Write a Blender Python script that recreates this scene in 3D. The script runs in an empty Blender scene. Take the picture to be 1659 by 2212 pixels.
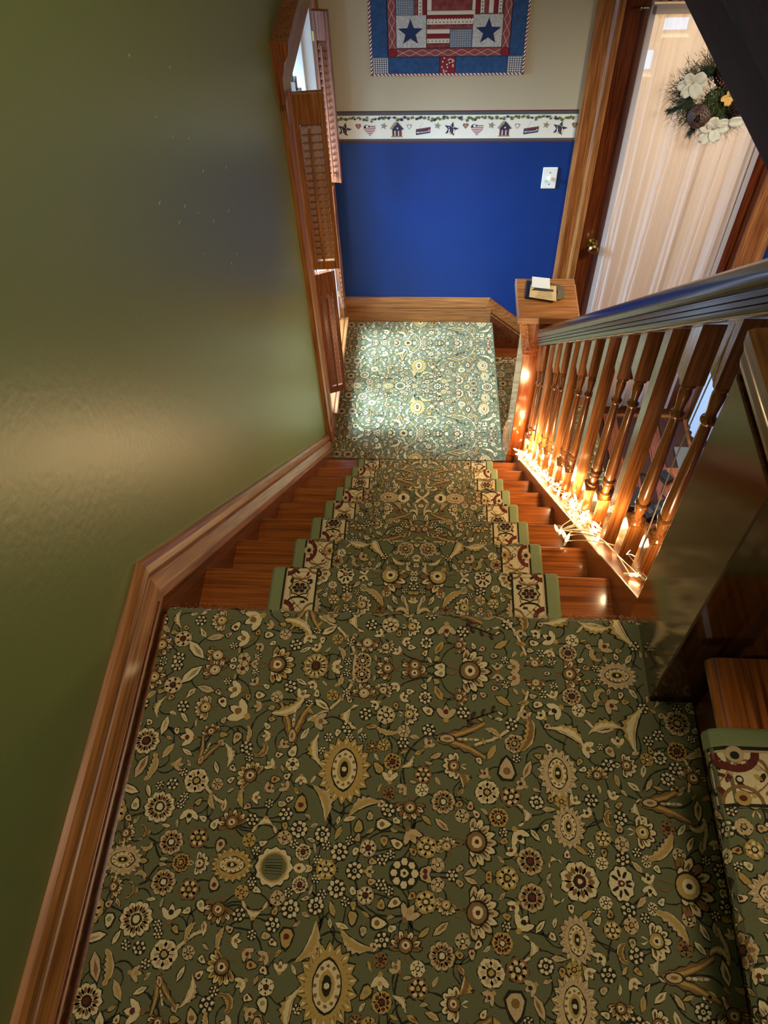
import bpy, bmesh, math, random
from mathutils import Vector, Matrix, Euler
random.seed(7)
# ------------------------------------------------------------------ camera, world, lights, exposure
SC = bpy.context.scene
COL = SC.collection
PI = math.pi
def lin(c):
    return tuple(((v/255)/12.92 if v/255 <= .04045 else ((v/255+.055)/1.055)**2.4) for v in c) + (1.0,)
cam_d = bpy.data.cameras.new('camera'); cam = bpy.data.objects.new('camera', cam_d); COL.objects.link(cam)
RR = [(0.9980099741, 0.052076027, -0.0355552941), (-0.021429559, 0.8104157, 0.5854632), (-0.0593031662, 0.58353618, -0.80991892)]
cam.matrix_world = Matrix(((RR[0][0], RR[1][0], -RR[2][0], 0), (RR[0][1], RR[1][1], -RR[2][1], 0), (RR[0][2], RR[1][2], -RR[2][2], 1.4), (0, 0, 0, 1)))
cam_d.sensor_fit = 'VERTICAL'; cam_d.sensor_height = 24; cam_d.lens = 24*1734.62/2212; cam_d.clip_start = .02
SC.camera = cam
SC.view_settings.view_transform = 'Standard'; SC.view_settings.look = 'None'; SC.view_settings.gamma = 1
SC.view_settings.use_curve_mapping = False; SC.view_settings.exposure = 0.0
w = bpy.data.worlds.new('world'); SC.world = w; w.use_nodes = True
w.node_tree.nodes['Background'].inputs[0].default_value = (.62, .80, 1.0, 1)
w.node_tree.nodes['Background'].inputs[1].default_value = 2.2
def area(name, loc, target, sx, sy, power, color, spread=PI):
    l = bpy.data.lights.new(name, 'AREA'); l.shape = 'RECTANGLE'; l.size = sx; l.size_y = sy; l.energy = power; l.color = color; l.spread = spread
    o = bpy.data.objects.new(name, l); COL.objects.link(o); o.location = loc
    o.rotation_euler = (Vector(target)-Vector(loc)).to_track_quat('-Z', 'Y').to_euler(); return o
area('window_daylight', (-1.35, 3.32, -.50), (.15, 3.25, -1.9), .45, .8, 96, (.50, .75, 1.0), 1.7)
area('upstairs_ambient_fill', (.35, .9, 2.7), (.0, 1.3, -.8), .5, .5, 31, (1.0, .87, .66))  # unseen soft lamp added overhead as ambient for stairs and landing
area('upstairs_back_fill', (-.1, -1.1, 2.6), (.2, .6, 0), .8, .8, 5, (1.0, .90, .74))  # weak fill added behind the camera, no lamp fitting there
area('foyer_fill', (1.7, 2.4, .3), (1.2, 2.9, -2.7), .4, .4, 34, (1.0, .84, .66), 2.3)  # unseen lamp added to brighten the foyer floor and door
area('vestibule_light', (1.3, 4.75, .2), (1.2, 4.9, -1.5), .6, .25, 40, (1.0, .88, .69))

# ------------------------------------------------------------------ dimensions (metres)
W = -.567; RISE = .21158; RUN = .2228; Y0 = .7707; YF = 3.8455; LZ = -9*RISE; FZ = LZ-4*RISE
XB = .465            # plane of the balusters
def nose(y): return -(y-Y0)/RUN*RISE

# ------------------------------------------------------------------ helpers
def woff(p):
    off = Vector((0, 0, 0))
    while p is not None: off += Vector(p.location); p = p.parent
    return off
class MB:
    def __init__(s): s.v = []; s.f = []; s.m = []
    def add(s, vs, fs, m=0):
        b = len(s.v); s.v += [tuple(v) for v in vs]; s.f += [tuple(i+b for i in f) for f in fs]; s.m += [m]*len(fs); return s
    def box(s, a, b, m=0):
        (x0, y0, z0), (x1, y1, z1) = a, b
        return s.add([(x0,y0,z0),(x1,y0,z0),(x1,y1,z0),(x0,y1,z0),(x0,y0,z1),(x1,y0,z1),(x1,y1,z1),(x0,y1,z1)],
              [(0,3,2,1),(4,5,6,7),(0,1,5,4),(1,2,6,5),(2,3,7,6),(3,0,4,7)], m)
    def cbox(s, c, sz, rot=None, m=0):
        vs = []
        for k in (-.5, .5):
            for x, y in ((-.5,-.5),(.5,-.5),(.5,.5),(-.5,.5)): vs.append(Vector((x*sz[0], y*sz[1], k*sz[2])))
        if rot is not None: vs = [rot @ v for v in vs]
        return s.add([v+Vector(c) for v in vs], [(0,3,2,1),(4,5,6,7),(0,1,5,4),(1,2,6,5),(2,3,7,6),(3,0,4,7)], m)
    def tube(s, pts, r, n=6, m=0, cap=True):
        pts = [Vector(p) for p in pts]; rs = r if isinstance(r, (list, tuple)) else [r]*len(pts)
        vs = []; up = Vector((0, 0, 1)); pn = None
        for i, p in enumerate(pts):
            t = (pts[min(i+1, len(pts)-1)]-pts[max(i-1, 0)])
            t = t.normalized() if t.length > 1e-9 else Vector((0, 0, 1))
            if pn is None: pn = t.cross(up if abs(t.z) < .9 else Vector((1, 0, 0)))
            pn = (pn - t*pn.dot(t)); pn = pn.normalized() if pn.length > 1e-6 else t.orthogonal().normalized()
            q = t.cross(pn)
            for k in range(n): a = 2*PI*k/n; vs.append(p+(pn*math.cos(a)+q*math.sin(a))*rs[i])
        fs = [(i*n+k, i*n+(k+1) % n, (i+1)*n+(k+1) % n, (i+1)*n+k) for i in range(len(pts)-1) for k in range(n)]
        if cap: fs += [tuple(range(n))[::-1], tuple((len(pts)-1)*n+k for k in range(n))]
        return s.add(vs, fs, m)
    def lathe(s, prof, c=(0, 0, 0), n=20, m=0, rot=None):
        vs = []; 
        for r, z in prof:
            for k in range(n):
                a = 2*PI*k/n; p = Vector((r*math.cos(a), r*math.sin(a), z)); p = rot @ p if rot is not None else p; vs.append(p+Vector(c))
        fs = [(i*n+k, i*n+(k+1) % n, (i+1)*n+(k+1) % n, (i+1)*n+k) for i in range(len(prof)-1) for k in range(n)]
        fs += [tuple(range(n))[::-1], tuple((len(prof)-1)*n+k for k in range(n))]
        return s.add(vs, fs, m)
    def sweep(s, sections, m=0, cap=True):          # list of equal-length closed rings
        n = len(sections[0]); vs = [p for r in sections for p in r]
        fs = [(i*n+k, i*n+(k+1) % n, (i+1)*n+(k+1) % n, (i+1)*n+k) for i in range(len(sections)-1) for k in range(n)]
        if cap: fs += [tuple(range(n))[::-1], tuple((len(sections)-1)*n+k for k in range(n))]
        return s.add(vs, fs, m)
    def prism(s, poly, ax, a, b, m=0):               # polygon extruded along an axis
        def P(u, v, t): return {0: (t, u, v), 1: (u, t, v), 2: (u, v, t)}[ax]
        return s.sweep([[P(u, v, a) for u, v in poly], [P(u, v, b) for u, v in poly]], m)
    def build(s, name, mat, parent=None, bevel=0, smooth=False, loc=None):
        me = bpy.data.meshes.new(name); off = woff(parent)
        me.from_pydata([tuple(Vector(v)-off) for v in s.v] if loc is None else s.v, [], s.f)
        for mt in (mat if isinstance(mat, (list, tuple)) else [mat]): me.materials.append(mt)
        if isinstance(mat, (list, tuple)):
            me.polygons.foreach_set('material_index', s.m)
        bm = bmesh.new(); bm.from_mesh(me); bmesh.ops.recalc_face_normals(bm, faces=bm.faces); bm.to_mesh(me); bm.free()
        if smooth: me.polygons.foreach_set('use_smooth', [True]*len(me.polygons))
        o = bpy.data.objects.new(name, me); COL.objects.link(o)
        if parent is not None: o.parent = parent
        if loc is not None: o.location = Vector(loc)-off
        if bevel:
            b = o.modifiers.new('bevel', 'BEVEL'); b.width = bevel; b.segments = 2; b.limit_method = 'ANGLE'; b.angle_limit = .6
        if smooth and not bevel:
            me.set_sharp_from_angle(angle=.7)
        return o
def tag(o, label=None, cat=None, group=None, kind=None):
    if label: o['label'] = label
    if cat: o['category'] = cat
    if group: o['group'] = group
    if kind: o['kind'] = kind
    return o
def empty(name, loc, label=None, cat=None, group=None, kind=None):
    o = bpy.data.objects.new(name, None); COL.objects.link(o); o.location = loc; o.empty_display_size = .05
    return tag(o, label, cat, group, kind)
def inst(name, mesh, loc, parent, rot=None, scale=None):   # a copy that shares mesh data
    o = bpy.data.objects.new(name, mesh); COL.objects.link(o); o.parent = parent
    o.location = Vector(loc)-woff(parent)
    if rot is not None: o.rotation_euler = rot
    if scale is not None: o.scale = scale
    return o

# ------------------------------------------------------------------ materials
def mat(name, col, rough=.5, spec=.5, metal=0, coat=0, coat_r=.1, noise=0, nscale=20, bump=0, bscale=200, emis=None, es=0, sheen=0, trans=0):
    m = bpy.data.materials.new(name); m.use_nodes = True; nt = m.node_tree; b = nt.nodes['Principled BSDF']
    c = lin(col); b.inputs['Base Color'].default_value = c; b.inputs['Roughness'].default_value = rough
    b.inputs['Specular IOR Level'].default_value = spec; b.inputs['Metallic'].default_value = metal
    b.inputs['Coat Weight'].default_value = coat; b.inputs['Coat Roughness'].default_value = coat_r
    b.inputs['Sheen Weight'].default_value = sheen; b.inputs['Transmission Weight'].default_value = trans
    if emis: b.inputs['Emission Color'].default_value = lin(emis); b.inputs['Emission Strength'].default_value = es
    tc = nt.nodes.new('ShaderNodeTexCoord')
    if noise:
        n = nt.nodes.new('ShaderNodeTexNoise'); n.inputs['Scale'].default_value = nscale; n.inputs['Detail'].default_value = 5
        nt.links.new(tc.outputs['Object'], n.inputs['Vector'])
        r = nt.nodes.new('ShaderNodeValToRGB'); r.color_ramp.elements[0].position = .3; r.color_ramp.elements[1].position = .7
        r.color_ramp.elements[0].color = tuple(v*(1-noise) for v in c[:3])+(1,); r.color_ramp.elements[1].color = tuple(min(1, v*(1+noise)) for v in c[:3])+(1,)
        nt.links.new(n.outputs['Fac'], r.inputs['Fac']); nt.links.new(r.outputs['Color'], b.inputs['Base Color'])
    if bump:
        n2 = nt.nodes.new('ShaderNodeTexNoise'); n2.inputs['Scale'].default_value = bscale; n2.inputs['Detail'].default_value = 3
        nt.links.new(tc.outputs['Object'], n2.inputs['Vector'])
        bp = nt.nodes.new('ShaderNodeBump'); bp.inputs['Strength'].default_value = bump; bp.inputs['Distance'].default_value = .002
        nt.links.new(n2.outputs['Fac'], bp.inputs['Height']); nt.links.new(bp.outputs['Normal'], b.inputs['Normal'])
    return m
def wood(name, dark, light, axis, rough=.3, coat=.4, fine=1.0, tilt=0, bump=.12, spec=.5):
    m = bpy.data.materials.new(name); m.use_nodes = True; nt = m.node_tree; b = nt.nodes['Principled BSDF']
    tc = nt.nodes.new('ShaderNodeTexCoord'); mp = nt.nodes.new('ShaderNodeMapping'); mp.vector_type = 'POINT'
    nt.links.new(tc.outputs['Object'], mp.inputs['Vector'])
    if tilt:
        m0 = nt.nodes.new('ShaderNodeMapping'); m0.inputs['Rotation'].default_value = (tilt, 0, 0); nt.links.new(tc.outputs['Object'], m0.inputs['Vector']); nt.links.new(m0.outputs['Vector'], mp.inputs['Vector'])
    sc = [14*fine, 14*fine, 14*fine]; sc[axis] = 1.1*fine; mp.inputs['Scale'].default_value = sc
    n1 = nt.nodes.new('ShaderNodeTexNoise'); n1.inputs['Scale'].default_value = 1.3; n1.inputs['Detail'].default_value = 4; n1.inputs['Distortion'].default_value = .6
    nt.links.new(mp.outputs['Vector'], n1.inputs['Vector'])
    wv = nt.nodes.new('ShaderNodeMath'); wv.operation = 'MULTIPLY'; wv.inputs[1].default_value = 34; nt.links.new(n1.outputs['Fac'], wv.inputs[0])
    sn = nt.nodes.new('ShaderNodeMath'); sn.operation = 'SINE'; nt.links.new(wv.outputs[0], sn.inputs[0])
    m2 = nt.nodes.new('ShaderNodeMapping'); s2 = [160*fine, 160*fine, 160*fine]; s2[axis] = 5*fine; m2.inputs['Scale'].default_value = s2
    nt.links.new((m0 if tilt else tc).outputs['Vector' if tilt else 'Object'], m2.inputs['Vector'])
    n2 = nt.nodes.new('ShaderNodeTexNoise'); n2.inputs['Scale'].default_value = 1; n2.inputs['Detail'].default_value = 2; nt.links.new(m2.outputs['Vector'], n2.inputs['Vector'])
    mx = nt.nodes.new('ShaderNodeMath'); mx.operation = 'MULTIPLY_ADD'; mx.inputs[1].default_value = .055; nt.links.new(sn.outputs[0], mx.inputs[0]); nt.links.new(n2.outputs['Fac'], mx.inputs[2])
    r = nt.nodes.new('ShaderNodeValToRGB'); r.color_ramp.elements[0].position = .30; r.color_ramp.elements[1].position = .70
    r.color_ramp.elements[0].color = lin(dark); r.color_ramp.elements[1].color = lin(light)
    nt.links.new(mx.outputs[0], r.inputs['Fac']); nt.links.new(r.outputs['Color'], b.inputs['Base Color'])
    b.inputs['Roughness'].default_value = rough; b.inputs['Coat Weight'].default_value = coat; b.inputs['Coat Roughness'].default_value = .12; b.inputs['Specular IOR Level'].default_value = spec
    bp = nt.nodes.new('ShaderNodeBump'); bp.inputs['Strength'].default_value = bump; bp.inputs['Distance'].default_value = .001
    nt.links.new(mx.outputs[0], bp.inputs['Height']); nt.links.new(bp.outputs['Normal'], b.inputs['Normal'])
    return m
OAK_D, OAK_L = (116, 68, 28), (172, 112, 60)
oak = [wood('oak_trim_%s' % 'xyz'[i], OAK_D, OAK_L, i, rough=.36, coat=.25) for i in range(3)]
oak_s = wood('oak_trim_slope', OAK_D, OAK_L, 1, rough=.36, coat=.25, tilt=math.atan2(RISE, RUN))
tread_m = wood('varnished_tread', (104, 50, 14), (154, 82, 30), 0, rough=.24, coat=.7)
stringer_m = wood('stringer_oak', (100, 52, 20), (150, 86, 40), 1, rough=.3, coat=.5, tilt=math.atan2(RISE, RUN))
skirt_m = wood('dark_skirt', (66, 28, 10), (112, 54, 22), 1, rough=.3, coat=.5, tilt=math.atan2(RISE, RUN))
newel_m = wood('newel_oak', (120, 50, 14), (186, 96, 36), 2, rough=.16, coat=.9, fine=.9)
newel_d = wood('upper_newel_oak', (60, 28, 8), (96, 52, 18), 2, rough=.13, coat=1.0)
balu_m = wood('baluster_oak', (128, 70, 28), (196, 126, 66), 2, rough=.25, coat=.6, fine=1.3)
rail_m = wood('handrail_varnish', (30, 13, 9), (58, 28, 17), 1, rough=.24, coat=.28, spec=.3, tilt=math.atan2(RISE, RUN))
dark_m = wood('dark_walnut_trim', (56, 31, 25), (70, 42, 34), 1, rough=.6, coat=0, spec=.2)
mahog = wood('shutter_wood', (92, 46, 22), (150, 86, 48), 2, rough=.35, coat=.3)
door_m = wood('door_wood', (64, 27, 9), (110, 52, 20), 2, rough=.28, coat=.5)
green_w = mat('green_wall_paint', (114, 128, 72), rough=.36, spec=.6, bump=.25, bscale=60)
blue_w = mat('blue_wall_paint', (0, 46, 112), rough=.5, bump=.12, bscale=90, noise=.05, nscale=6)
tan_w = mat('tan_wall_paint', (176, 166, 140), rough=.6, bump=.1, bscale=90)
cream_w = mat('vestibule_paint', (214, 186, 140), rough=.7)
white_w = mat('white_sash', (226, 230, 232), rough=.4)
plast = mat('white_plastic', (232, 232, 222), rough=.35)
ceil_m = mat('ceiling_paint', (190, 184, 170), rough=.8)
brass = mat('antique_brass', (170, 150, 90), rough=.25, metal=1)
black = mat('black_plastic', (20, 21, 24), rough=.35)
def glassmat(name, tint, gloss=.08):
    m = bpy.data.materials.new(name); m.use_nodes = True; nt = m.node_tree; out = nt.nodes['Material Output']; nt.nodes.remove(nt.nodes['Principled BSDF'])
    t = nt.nodes.new('ShaderNodeBsdfTransparent'); t.inputs[0].default_value = tint; g = nt.nodes.new('ShaderNodeBsdfGlossy'); g.inputs['Roughness'].default_value = .02
    x = nt.nodes.new('ShaderNodeMixShader'); x.inputs[0].default_value = gloss; nt.links.new(t.outputs[0], x.inputs[1]); nt.links.new(g.outputs[0], x.inputs[2]); nt.links.new(x.outputs[0], out.inputs[0]); return m
glass = glassmat('window_glass', (.95, .97, 1, 1))
def sheer(name, col, opac):
    m = bpy.data.materials.new(name); m.use_nodes = True; nt = m.node_tree; out = nt.nodes['Material Output']; nt.nodes.remove(nt.nodes['Principled BSDF'])
    d = nt.nodes.new('ShaderNodeBsdfDiffuse'); d.inputs[0].default_value = lin(col); tl = nt.nodes.new('ShaderNodeBsdfTranslucent'); tl.inputs[0].default_value = lin(col)
    t = nt.nodes.new('ShaderNodeBsdfTransparent'); a = nt.nodes.new('ShaderNodeMixShader'); a.inputs[0].default_value = .55
    nt.links.new(d.outputs[0], a.inputs[1]); nt.links.new(tl.outputs[0], a.inputs[2])
    b = nt.nodes.new('ShaderNodeMixShader'); b.inputs[0].default_value = opac; nt.links.new(t.outputs[0], b.inputs[1]); nt.links.new(a.outputs[0], b.inputs[2]); nt.links.new(b.outputs[0], out.inputs[0]); return m
sheer_m = sheer('sheer_curtain', (234, 224, 218), .66)
C_BASE = mat('carpet_green', (100, 99, 66), rough=.95, spec=.1, noise=.10, nscale=400, bump=.8, bscale=700, sheen=.2)
def pile(n, c): return mat('carpet_'+n, c, rough=.95, spec=.1, noise=.16, nscale=500, bump=.7, bscale=700)
CP = [C_BASE, pile('black', (44, 42, 32)), pile('cream', (208, 186, 138)), pile('gold', (172, 140, 76)), pile('brown', (128, 94, 56)), pile('burgundy', (96, 44, 36)), pile('tan', (184, 156, 112)), pile('sage', (140, 138, 92))]
BASE, BLK, CRM, GLD, BRN, BUR, TAN, SAG = range(8)
bind_m = mat('carpet_binding', (124, 130, 88), rough=.95, spec=.1, noise=.08, nscale=300, bump=.7, bscale=500)
lit_rim_m = mat('carpet_lit_rim', (92, 108, 118), rough=1, spec=.05, noise=.3, nscale=150, bump=.8, bscale=300)  # blue-grey of the light along the step's rounded edge

# ------------------------------------------------------------------ the room shell
T = .12
def struct(name, mb, m, **k): o = mb.build(name, m, **k); o['kind'] = 'structure'; return o
WY0, WY1, WZ0, WZ1 = 2.94, 3.72, -1.80, -.03        # window opening in the left wall
b = MB()
b.box((W-T, -1.5, FZ), (W, WY0, 2.8)).box((W-T, WY1, FZ), (W, YF, 2.8)).box((W-T, WY0, FZ), (W, WY1, WZ0)).box((W-T, WY0, WZ1), (W, WY1, 2.8))
wl = struct('wall_left', b, green_w)
# pale dashes painted on the left wall as small glints of light
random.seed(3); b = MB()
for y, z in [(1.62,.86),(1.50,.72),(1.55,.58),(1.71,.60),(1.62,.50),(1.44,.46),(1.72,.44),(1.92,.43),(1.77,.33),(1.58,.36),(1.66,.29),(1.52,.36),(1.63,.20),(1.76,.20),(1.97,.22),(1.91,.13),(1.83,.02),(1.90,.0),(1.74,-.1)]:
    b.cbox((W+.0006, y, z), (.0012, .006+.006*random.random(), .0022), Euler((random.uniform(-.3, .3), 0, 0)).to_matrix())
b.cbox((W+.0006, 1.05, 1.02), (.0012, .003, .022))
b.build('painted_glint', mat('glint_paint', (176, 170, 120), rough=.5), wl)['kind'] = 'stuff'
DX0, DX1, DZ1 = .78, 1.64, -.03                     # door opening in the far wall
b = MB(); z1 = -.7695
b.box((W-T, YF, z1), (DX0, YF+T, 2.8)).box((DX1, YF, z1), (2.7, YF+T, 2.8)).box((DX0, YF, DZ1), (DX1, YF+T, 2.8))
struct('wall_far', b, tan_w)
b = MB(); b.box((W-T, YF, FZ), (DX0, YF+T, z1)).box((DX1, YF, FZ), (2.7, YF+T, z1)); struct('wall_far_lower', b, blue_w)
b = MB(); b.box((2.6, -1.5, FZ), (2.7, YF, .5)); struct('wall_right', b, blue_w)
b = MB(); b.box((2.6, -1.5, .5), (2.7, YF, 2.8)); struct('wall_right_upper', b, tan_w)
b = MB(); b.box((W-T, -1.62, FZ), (2.7, -1.5, 2.8)); struct('wall_back', b, green_w)
b = MB(); b.box((W-T, -1.62, 2.8), (2.7, YF+T, 2.9)); struct('ceiling', b, ceil_m)
# vestibule behind the door
b = MB(); ya, yb_ = YF+1.35, YF+1.45
b.box((.4, ya, FZ), (1.225, yb_, .6)).box((1.475, ya, FZ), (2.4, yb_, .6)).box((1.225, ya, FZ), (1.475, yb_, -1.12)).box((1.225, ya, -.78), (1.475, yb_, .6)).box((1.295, ya, -.98), (1.31, yb_, -.78)).box((1.31, ya, -1.12), (1.475, yb_, -.89)).box((1.225, ya, -.96), (1.295, yb_, -.78))
b.box((.3, YF+T, FZ), (.4, YF+1.45, .6)).box((2.4, YF+T, FZ), (2.5, YF+1.45, .6)).box((.3, YF+T, .6), (2.5, YF+1.45, .7)); struct('wall_vestibule', b, cream_w)
b = MB(); b.box((.3, YF, FZ-.1), (2.5, YF+1.45, FZ)); struct('floor_vestibule', b, oak[0])
# second-floor deck over the foyer with its dark fascia
b = MB(); b.box((.64, 1.15, .60), (2.6, YF, .78)); struct('ceiling_foyer', b, ceil_m)
b = MB(); b.sweep([[(.60, y, .5-(y-2.2)*.06), (.64, y, .5-(y-2.2)*.06), (.64, y, .80), (.60, y, .80)] for y in (1.1, YF-.01)])
t1 = struct('trim_1', b, dark_m, bevel=.004)
b = MB(); b.sweep([[(.585, y, .635-(y-1.92)*.05), (.60, y, .62-(y-1.92)*.05), (.60, y, .82), (.575, y, .82)] for y in (1.1, YF-.01)]); b.build('moulding', wood('fascia_moulding', (38, 22, 14), (64, 40, 22), 1, rough=.6, coat=0, spec=.2), t1)

# foyer floor of planks
fl = empty('floor', (1.6, 2.6, FZ), kind='structure')
b = MB(); b.box((W, -1.5, FZ-.1), (2.6, YF, FZ-.016)); b.build('subfloor', dark_m, fl)
pm = MB(); pm.box((0, 0, -.015), (.088, 1.3, 0)); first = None
planks = [wood('floor_plank_%d' % i, (112-12*i, 54-6*i, 26), (176-16*i, 98-10*i, 58), 1, rough=.45, coat=.1, spec=.3) for i in range(3)]
for i in range(22):
    for j in range(3):
        x = .63+i*.0895; y = 1.3*j+(-.05-.45*(i % 3))
        y1 = min(y+1.296, YF); 
        if y1 < .2: continue
        q = MB(); q.box((x, max(y, -.6), FZ-.015), (x+.0885, y1, FZ+random.uniform(-.0008, .0006))); q.build('plank', planks[random.randrange(3)], fl)

# baseboards / skirts with mitred profile: offset from wall, distance below the top line
PROF = [(0, 0), (.011, .002), (.018, .010), (.021, .024), (.0150, .0275), (.0150, .033), (.021, .036), (.036, .062), (.0325, .0655), (.0325, .069), (.041, .073)]
def moulding(name, path, m, prof=PROF, parent=None, wall='left', low=None):
    """path: (s,z) pairs along the wall; profile points are offset perpendicular to the path (mitred)"""
    secs = []
    for i, (s, z) in enumerate(path):
        a = path[max(i-1, 0)]; c = path[min(i+1, len(path)-1)]
        d1 = Vector((s-a[0], z-a[1])); d2 = Vector((c[0]-s, c[1]-z))
        if d1.length < 1e-6: d1 = d2
        if d2.length < 1e-6: d2 = d1
        n1 = Vector((d1.y, -d1.x)).normalized(); n2 = Vector((d2.y, -d2.x)).normalized(); n = (n1+n2)
        n = n/(n.dot(n1))
        ring = []
        pr = prof+[(prof[-1][0], prof[-1][1]+(low or .02)), (0, prof[-1][1]+(low or .02))]
        for off, dn in pr:
            ps, pz = s+n.x*dn, z+n.y*dn
            ring.append((W+off, ps, pz) if wall == 'left' else (ps, YF-off, pz))
        secs.append(ring)
    if isinstance(m, list):
        for i, mm in enumerate(m): b = MB(); b.sweep(secs[i:i+2]); o = b.build(name, mm, parent)
        return o
    b = MB(); b.sweep(secs); o = b.build(name, m, parent); return o
yk, zk = .80, .106; ye = 2.80; zend = zk-(ye-yk)/RUN*RISE
bl = empty('baseboard_left', (W, .8, .1), kind='structure')
moulding('cap_moulding', [(-1.5, .106), (yk, zk), (ye, zend)], [oak[1], oak_s], parent=bl, low=.004)
b = MB(); b.box((W, -1.5, -.06), (W+.038, yk-.045, .036)); b.build('board', skirt_m, bl)
k = RISE/RUN
b = MB(); b.prism([(yk-.05, .03), (yk-.02, zk-.085), (ye, zend-.10), (ye, zend-.5), (yk-.05, zk-.5)], 0, W, W+.036); b.build('board', skirt_m, bl)
# lower landing baseboards
b2 = MB(); b2.box((W, ye, LZ), (W+.03, YF, LZ+.13)); struct('baseboard_landing', b2, oak[1], bevel=.004)
bf = empty('baseboard_far', (0, YF, LZ), kind='structure')
zt = -1.736; xk = .318
moulding('cap_moulding', [(W, zt), (xk, zt), (.80, zt-.482*.86)], [oak[0], oak[0]], wall='far', parent=bf, low=.004, prof=[(0,0),(.010,.002),(.018,.016),(.024,.05),(.024,.062),(.019,.066),(.019,.069),(.028,.073)])
b = MB(); b.box((W, YF-.026, LZ-.05), (xk+.01, YF, zt-.07)); b.build('board', oak[0], bf)
b = MB(); b.prism([(xk, zt-.08), (.78, zt-.08-.46*.86), (.78, zt-.55-.46*.86), (xk, zt-.55)], 1, YF-.024, YF); b.build('board', skirt_m, bf)

# ------------------------------------------------------------------ window_1 in the left wall
wn = empty('window_1', (W, 3.3, -.9), kind='structure')
b = MB()
x0, x1 = W-.10, W-.055
def frame(b, x0, x1, y0, y1, z0, z1, t):
    b.box((x0, y0, z0), (x1, y0+t, z1)).box((x0, y1-t, z0), (x1, y1, z1)).box((x0, y0+t, z0), (x1, y1-t, z0+t)).box((x0, y0+t, z1-t), (x1, y1-t, z1))
for y0, y1, dx in ((2.96, 3.33, 0), (3.34, 3.70, .012)):
    q = MB(); frame(q, x0+dx, x1+dx, y0, y1, -1.78, -.045, .035); q.build('sash', white_w, wn, bevel=.003)
    q = MB(); q.box((x0+.02+dx, y0+.03, -1.75), (x0+.024+dx, y1-.03, -.09)); q.build('pane', glass, wn)
q = MB(); q.box((W-.05, 3.33, -.34), (W-.03, 3.38, -.22)).box((W-.03, 3.345, -.30), (W-.012, 3.365, -.26)); q.build('latch', mat('steel_latch', (150, 152, 150), rough=.3, metal=1), wn, bevel=.002)
q = MB(); q.box((W-T, WY0, WZ0-.0), (W+.05, WY1, WZ0+.02)); q.build('sill', oak[1], wn, bevel=.004)
q = MB(); q.box((W-T, WY0, WZ0), (W, WY0+.018, WZ1)).box((W-T, WY1-.018, WZ0), (W, WY1, WZ1)).box((W-T, WY0, WZ1-.015), (W, WY1, WZ1)); q.build('jamb', white_w, wn)  # white colour stands in for sunlight on the jambs
cas = [(0, 0), (.022, .002), (.026, .02), (.018, .03), (.018, .085), (.026, .095), (.026, .13), (.0, .132)]
tr = empty('trim_2', (W, 2.85, -.9), kind='structure')
b = MB(); b.sweep([[(W+o, 2.80+d, z) for o, d in cas] for z in (zend-.02, 0.0)]); b.build('side_casing', oak[2], tr)
b = MB(); b.sweep([[(W+o, 3.72+.115-d, z) for o, d in cas] for z in (LZ+.12, 0.0)]); b.build('side_casing', oak[2], tr)
b = MB(); b.box((W, 2.93, LZ+.12), (W+.02, 3.67, WZ0)); b.build('apron', oak[1], tr, bevel=.003)
hb = [(0, -.03), (.024, -.03), (.026, -.01), (.028, .06), (.034, .08), (.040, .11), (.056, .135), (.060, .16), (.060, .175), (0, .175)]
b = MB(); b.sweep([[(W+o, y, z) for o, z in hb] for y in (2.775, 3.842)]); b.build('head_cornice', mahog, tr)

# interior louvred shutters
lou = MB(); lou.cbox((0, 0, 0), (1, .006, .034), Euler((.62, 0, 0)).to_matrix())
def shutter(p0, p1, z0, z1, label, lou_n, m=mahog):
    p0 = Vector(p0+(0,)); p1 = Vector(p1+(0,)); L = (p1-p0).length; ang = math.atan2(p1.y-p0.y, p1.x-p0.x)
    r = empty('window_shutter', (p0.x, p0.y, z0), label, 'shutter', 'louvred shutters of the landing window'); r.rotation_euler = (0, 0, ang); H = z1-z0
    def part(nm, bb, mm, bev=.002):
        me = bpy.data.meshes.new(nm); me.from_pydata(bb.v, [], bb.f); me.materials.append(mm); bm = bmesh.new(); bm.from_mesh(me); bmesh.ops.recalc_face_normals(bm, faces=bm.faces); bm.to_mesh(me); bm.free()
        o = bpy.data.objects.new(nm, me); COL.objects.link(o); o.parent = r
        if bev: q = o.modifiers.new('b', 'BEVEL'); q.width = bev; q.segments = 1
        return o
    st = min(.020, L*.2); t = .011
    for xa in (0, L-st): part('stile', MB().box((xa, -t, 0), (xa+st, t, H)), m)
    part('rail', MB().box((st, -t, H-.12), (L-st, t, H)), m); part('rail', MB().box((st, -t, 0), (L-st, t, .045)), m)
    me = None; zz = .055; n = lou_n; dz = (H-.12-.06)/n
    for i in range(n):
        if me is None:
            q = MB(); q.cbox((L/2, 0, .055+dz*.5), (L-2*st-.001, .004, dz*1.15), Euler((-.55, 0, 0)).to_matrix()); a = part('louver', q, m, 0); me = a.data
        else:
            a = bpy.data.objects.new('louver', me); COL.objects.link(a); a.parent = r; a.location = (0, 0, dz*i)
    part('tilt_rod', MB().box((L*.42, -t-.016, .04), (L*.42+.009, -t-.006, H-.13)), m, .001)
    for hz in (.1, H-.1): part('hinge', MB().box((-.004, -.013, hz-.02), (.004, .013, hz+.02)), brass, 0)
    return r
shutter((W+.012, 2.972), (-.435, 2.985), -.87, -.085, 'upper oak louvred shutter leaf folded out nearest the stairs', 19, oak[2])
shutter((W+.016, 3.665), (-.480, 3.655), -.87, -.085, 'upper louvred shutter leaf at the far side of the window, beside the tan wall', 19)
shutter((W+.012, 2.975), (-.468, 3.01), -1.66, -.90, 'lower dark louvred shutter leaf hanging under the near upper leaf', 18)
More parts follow.
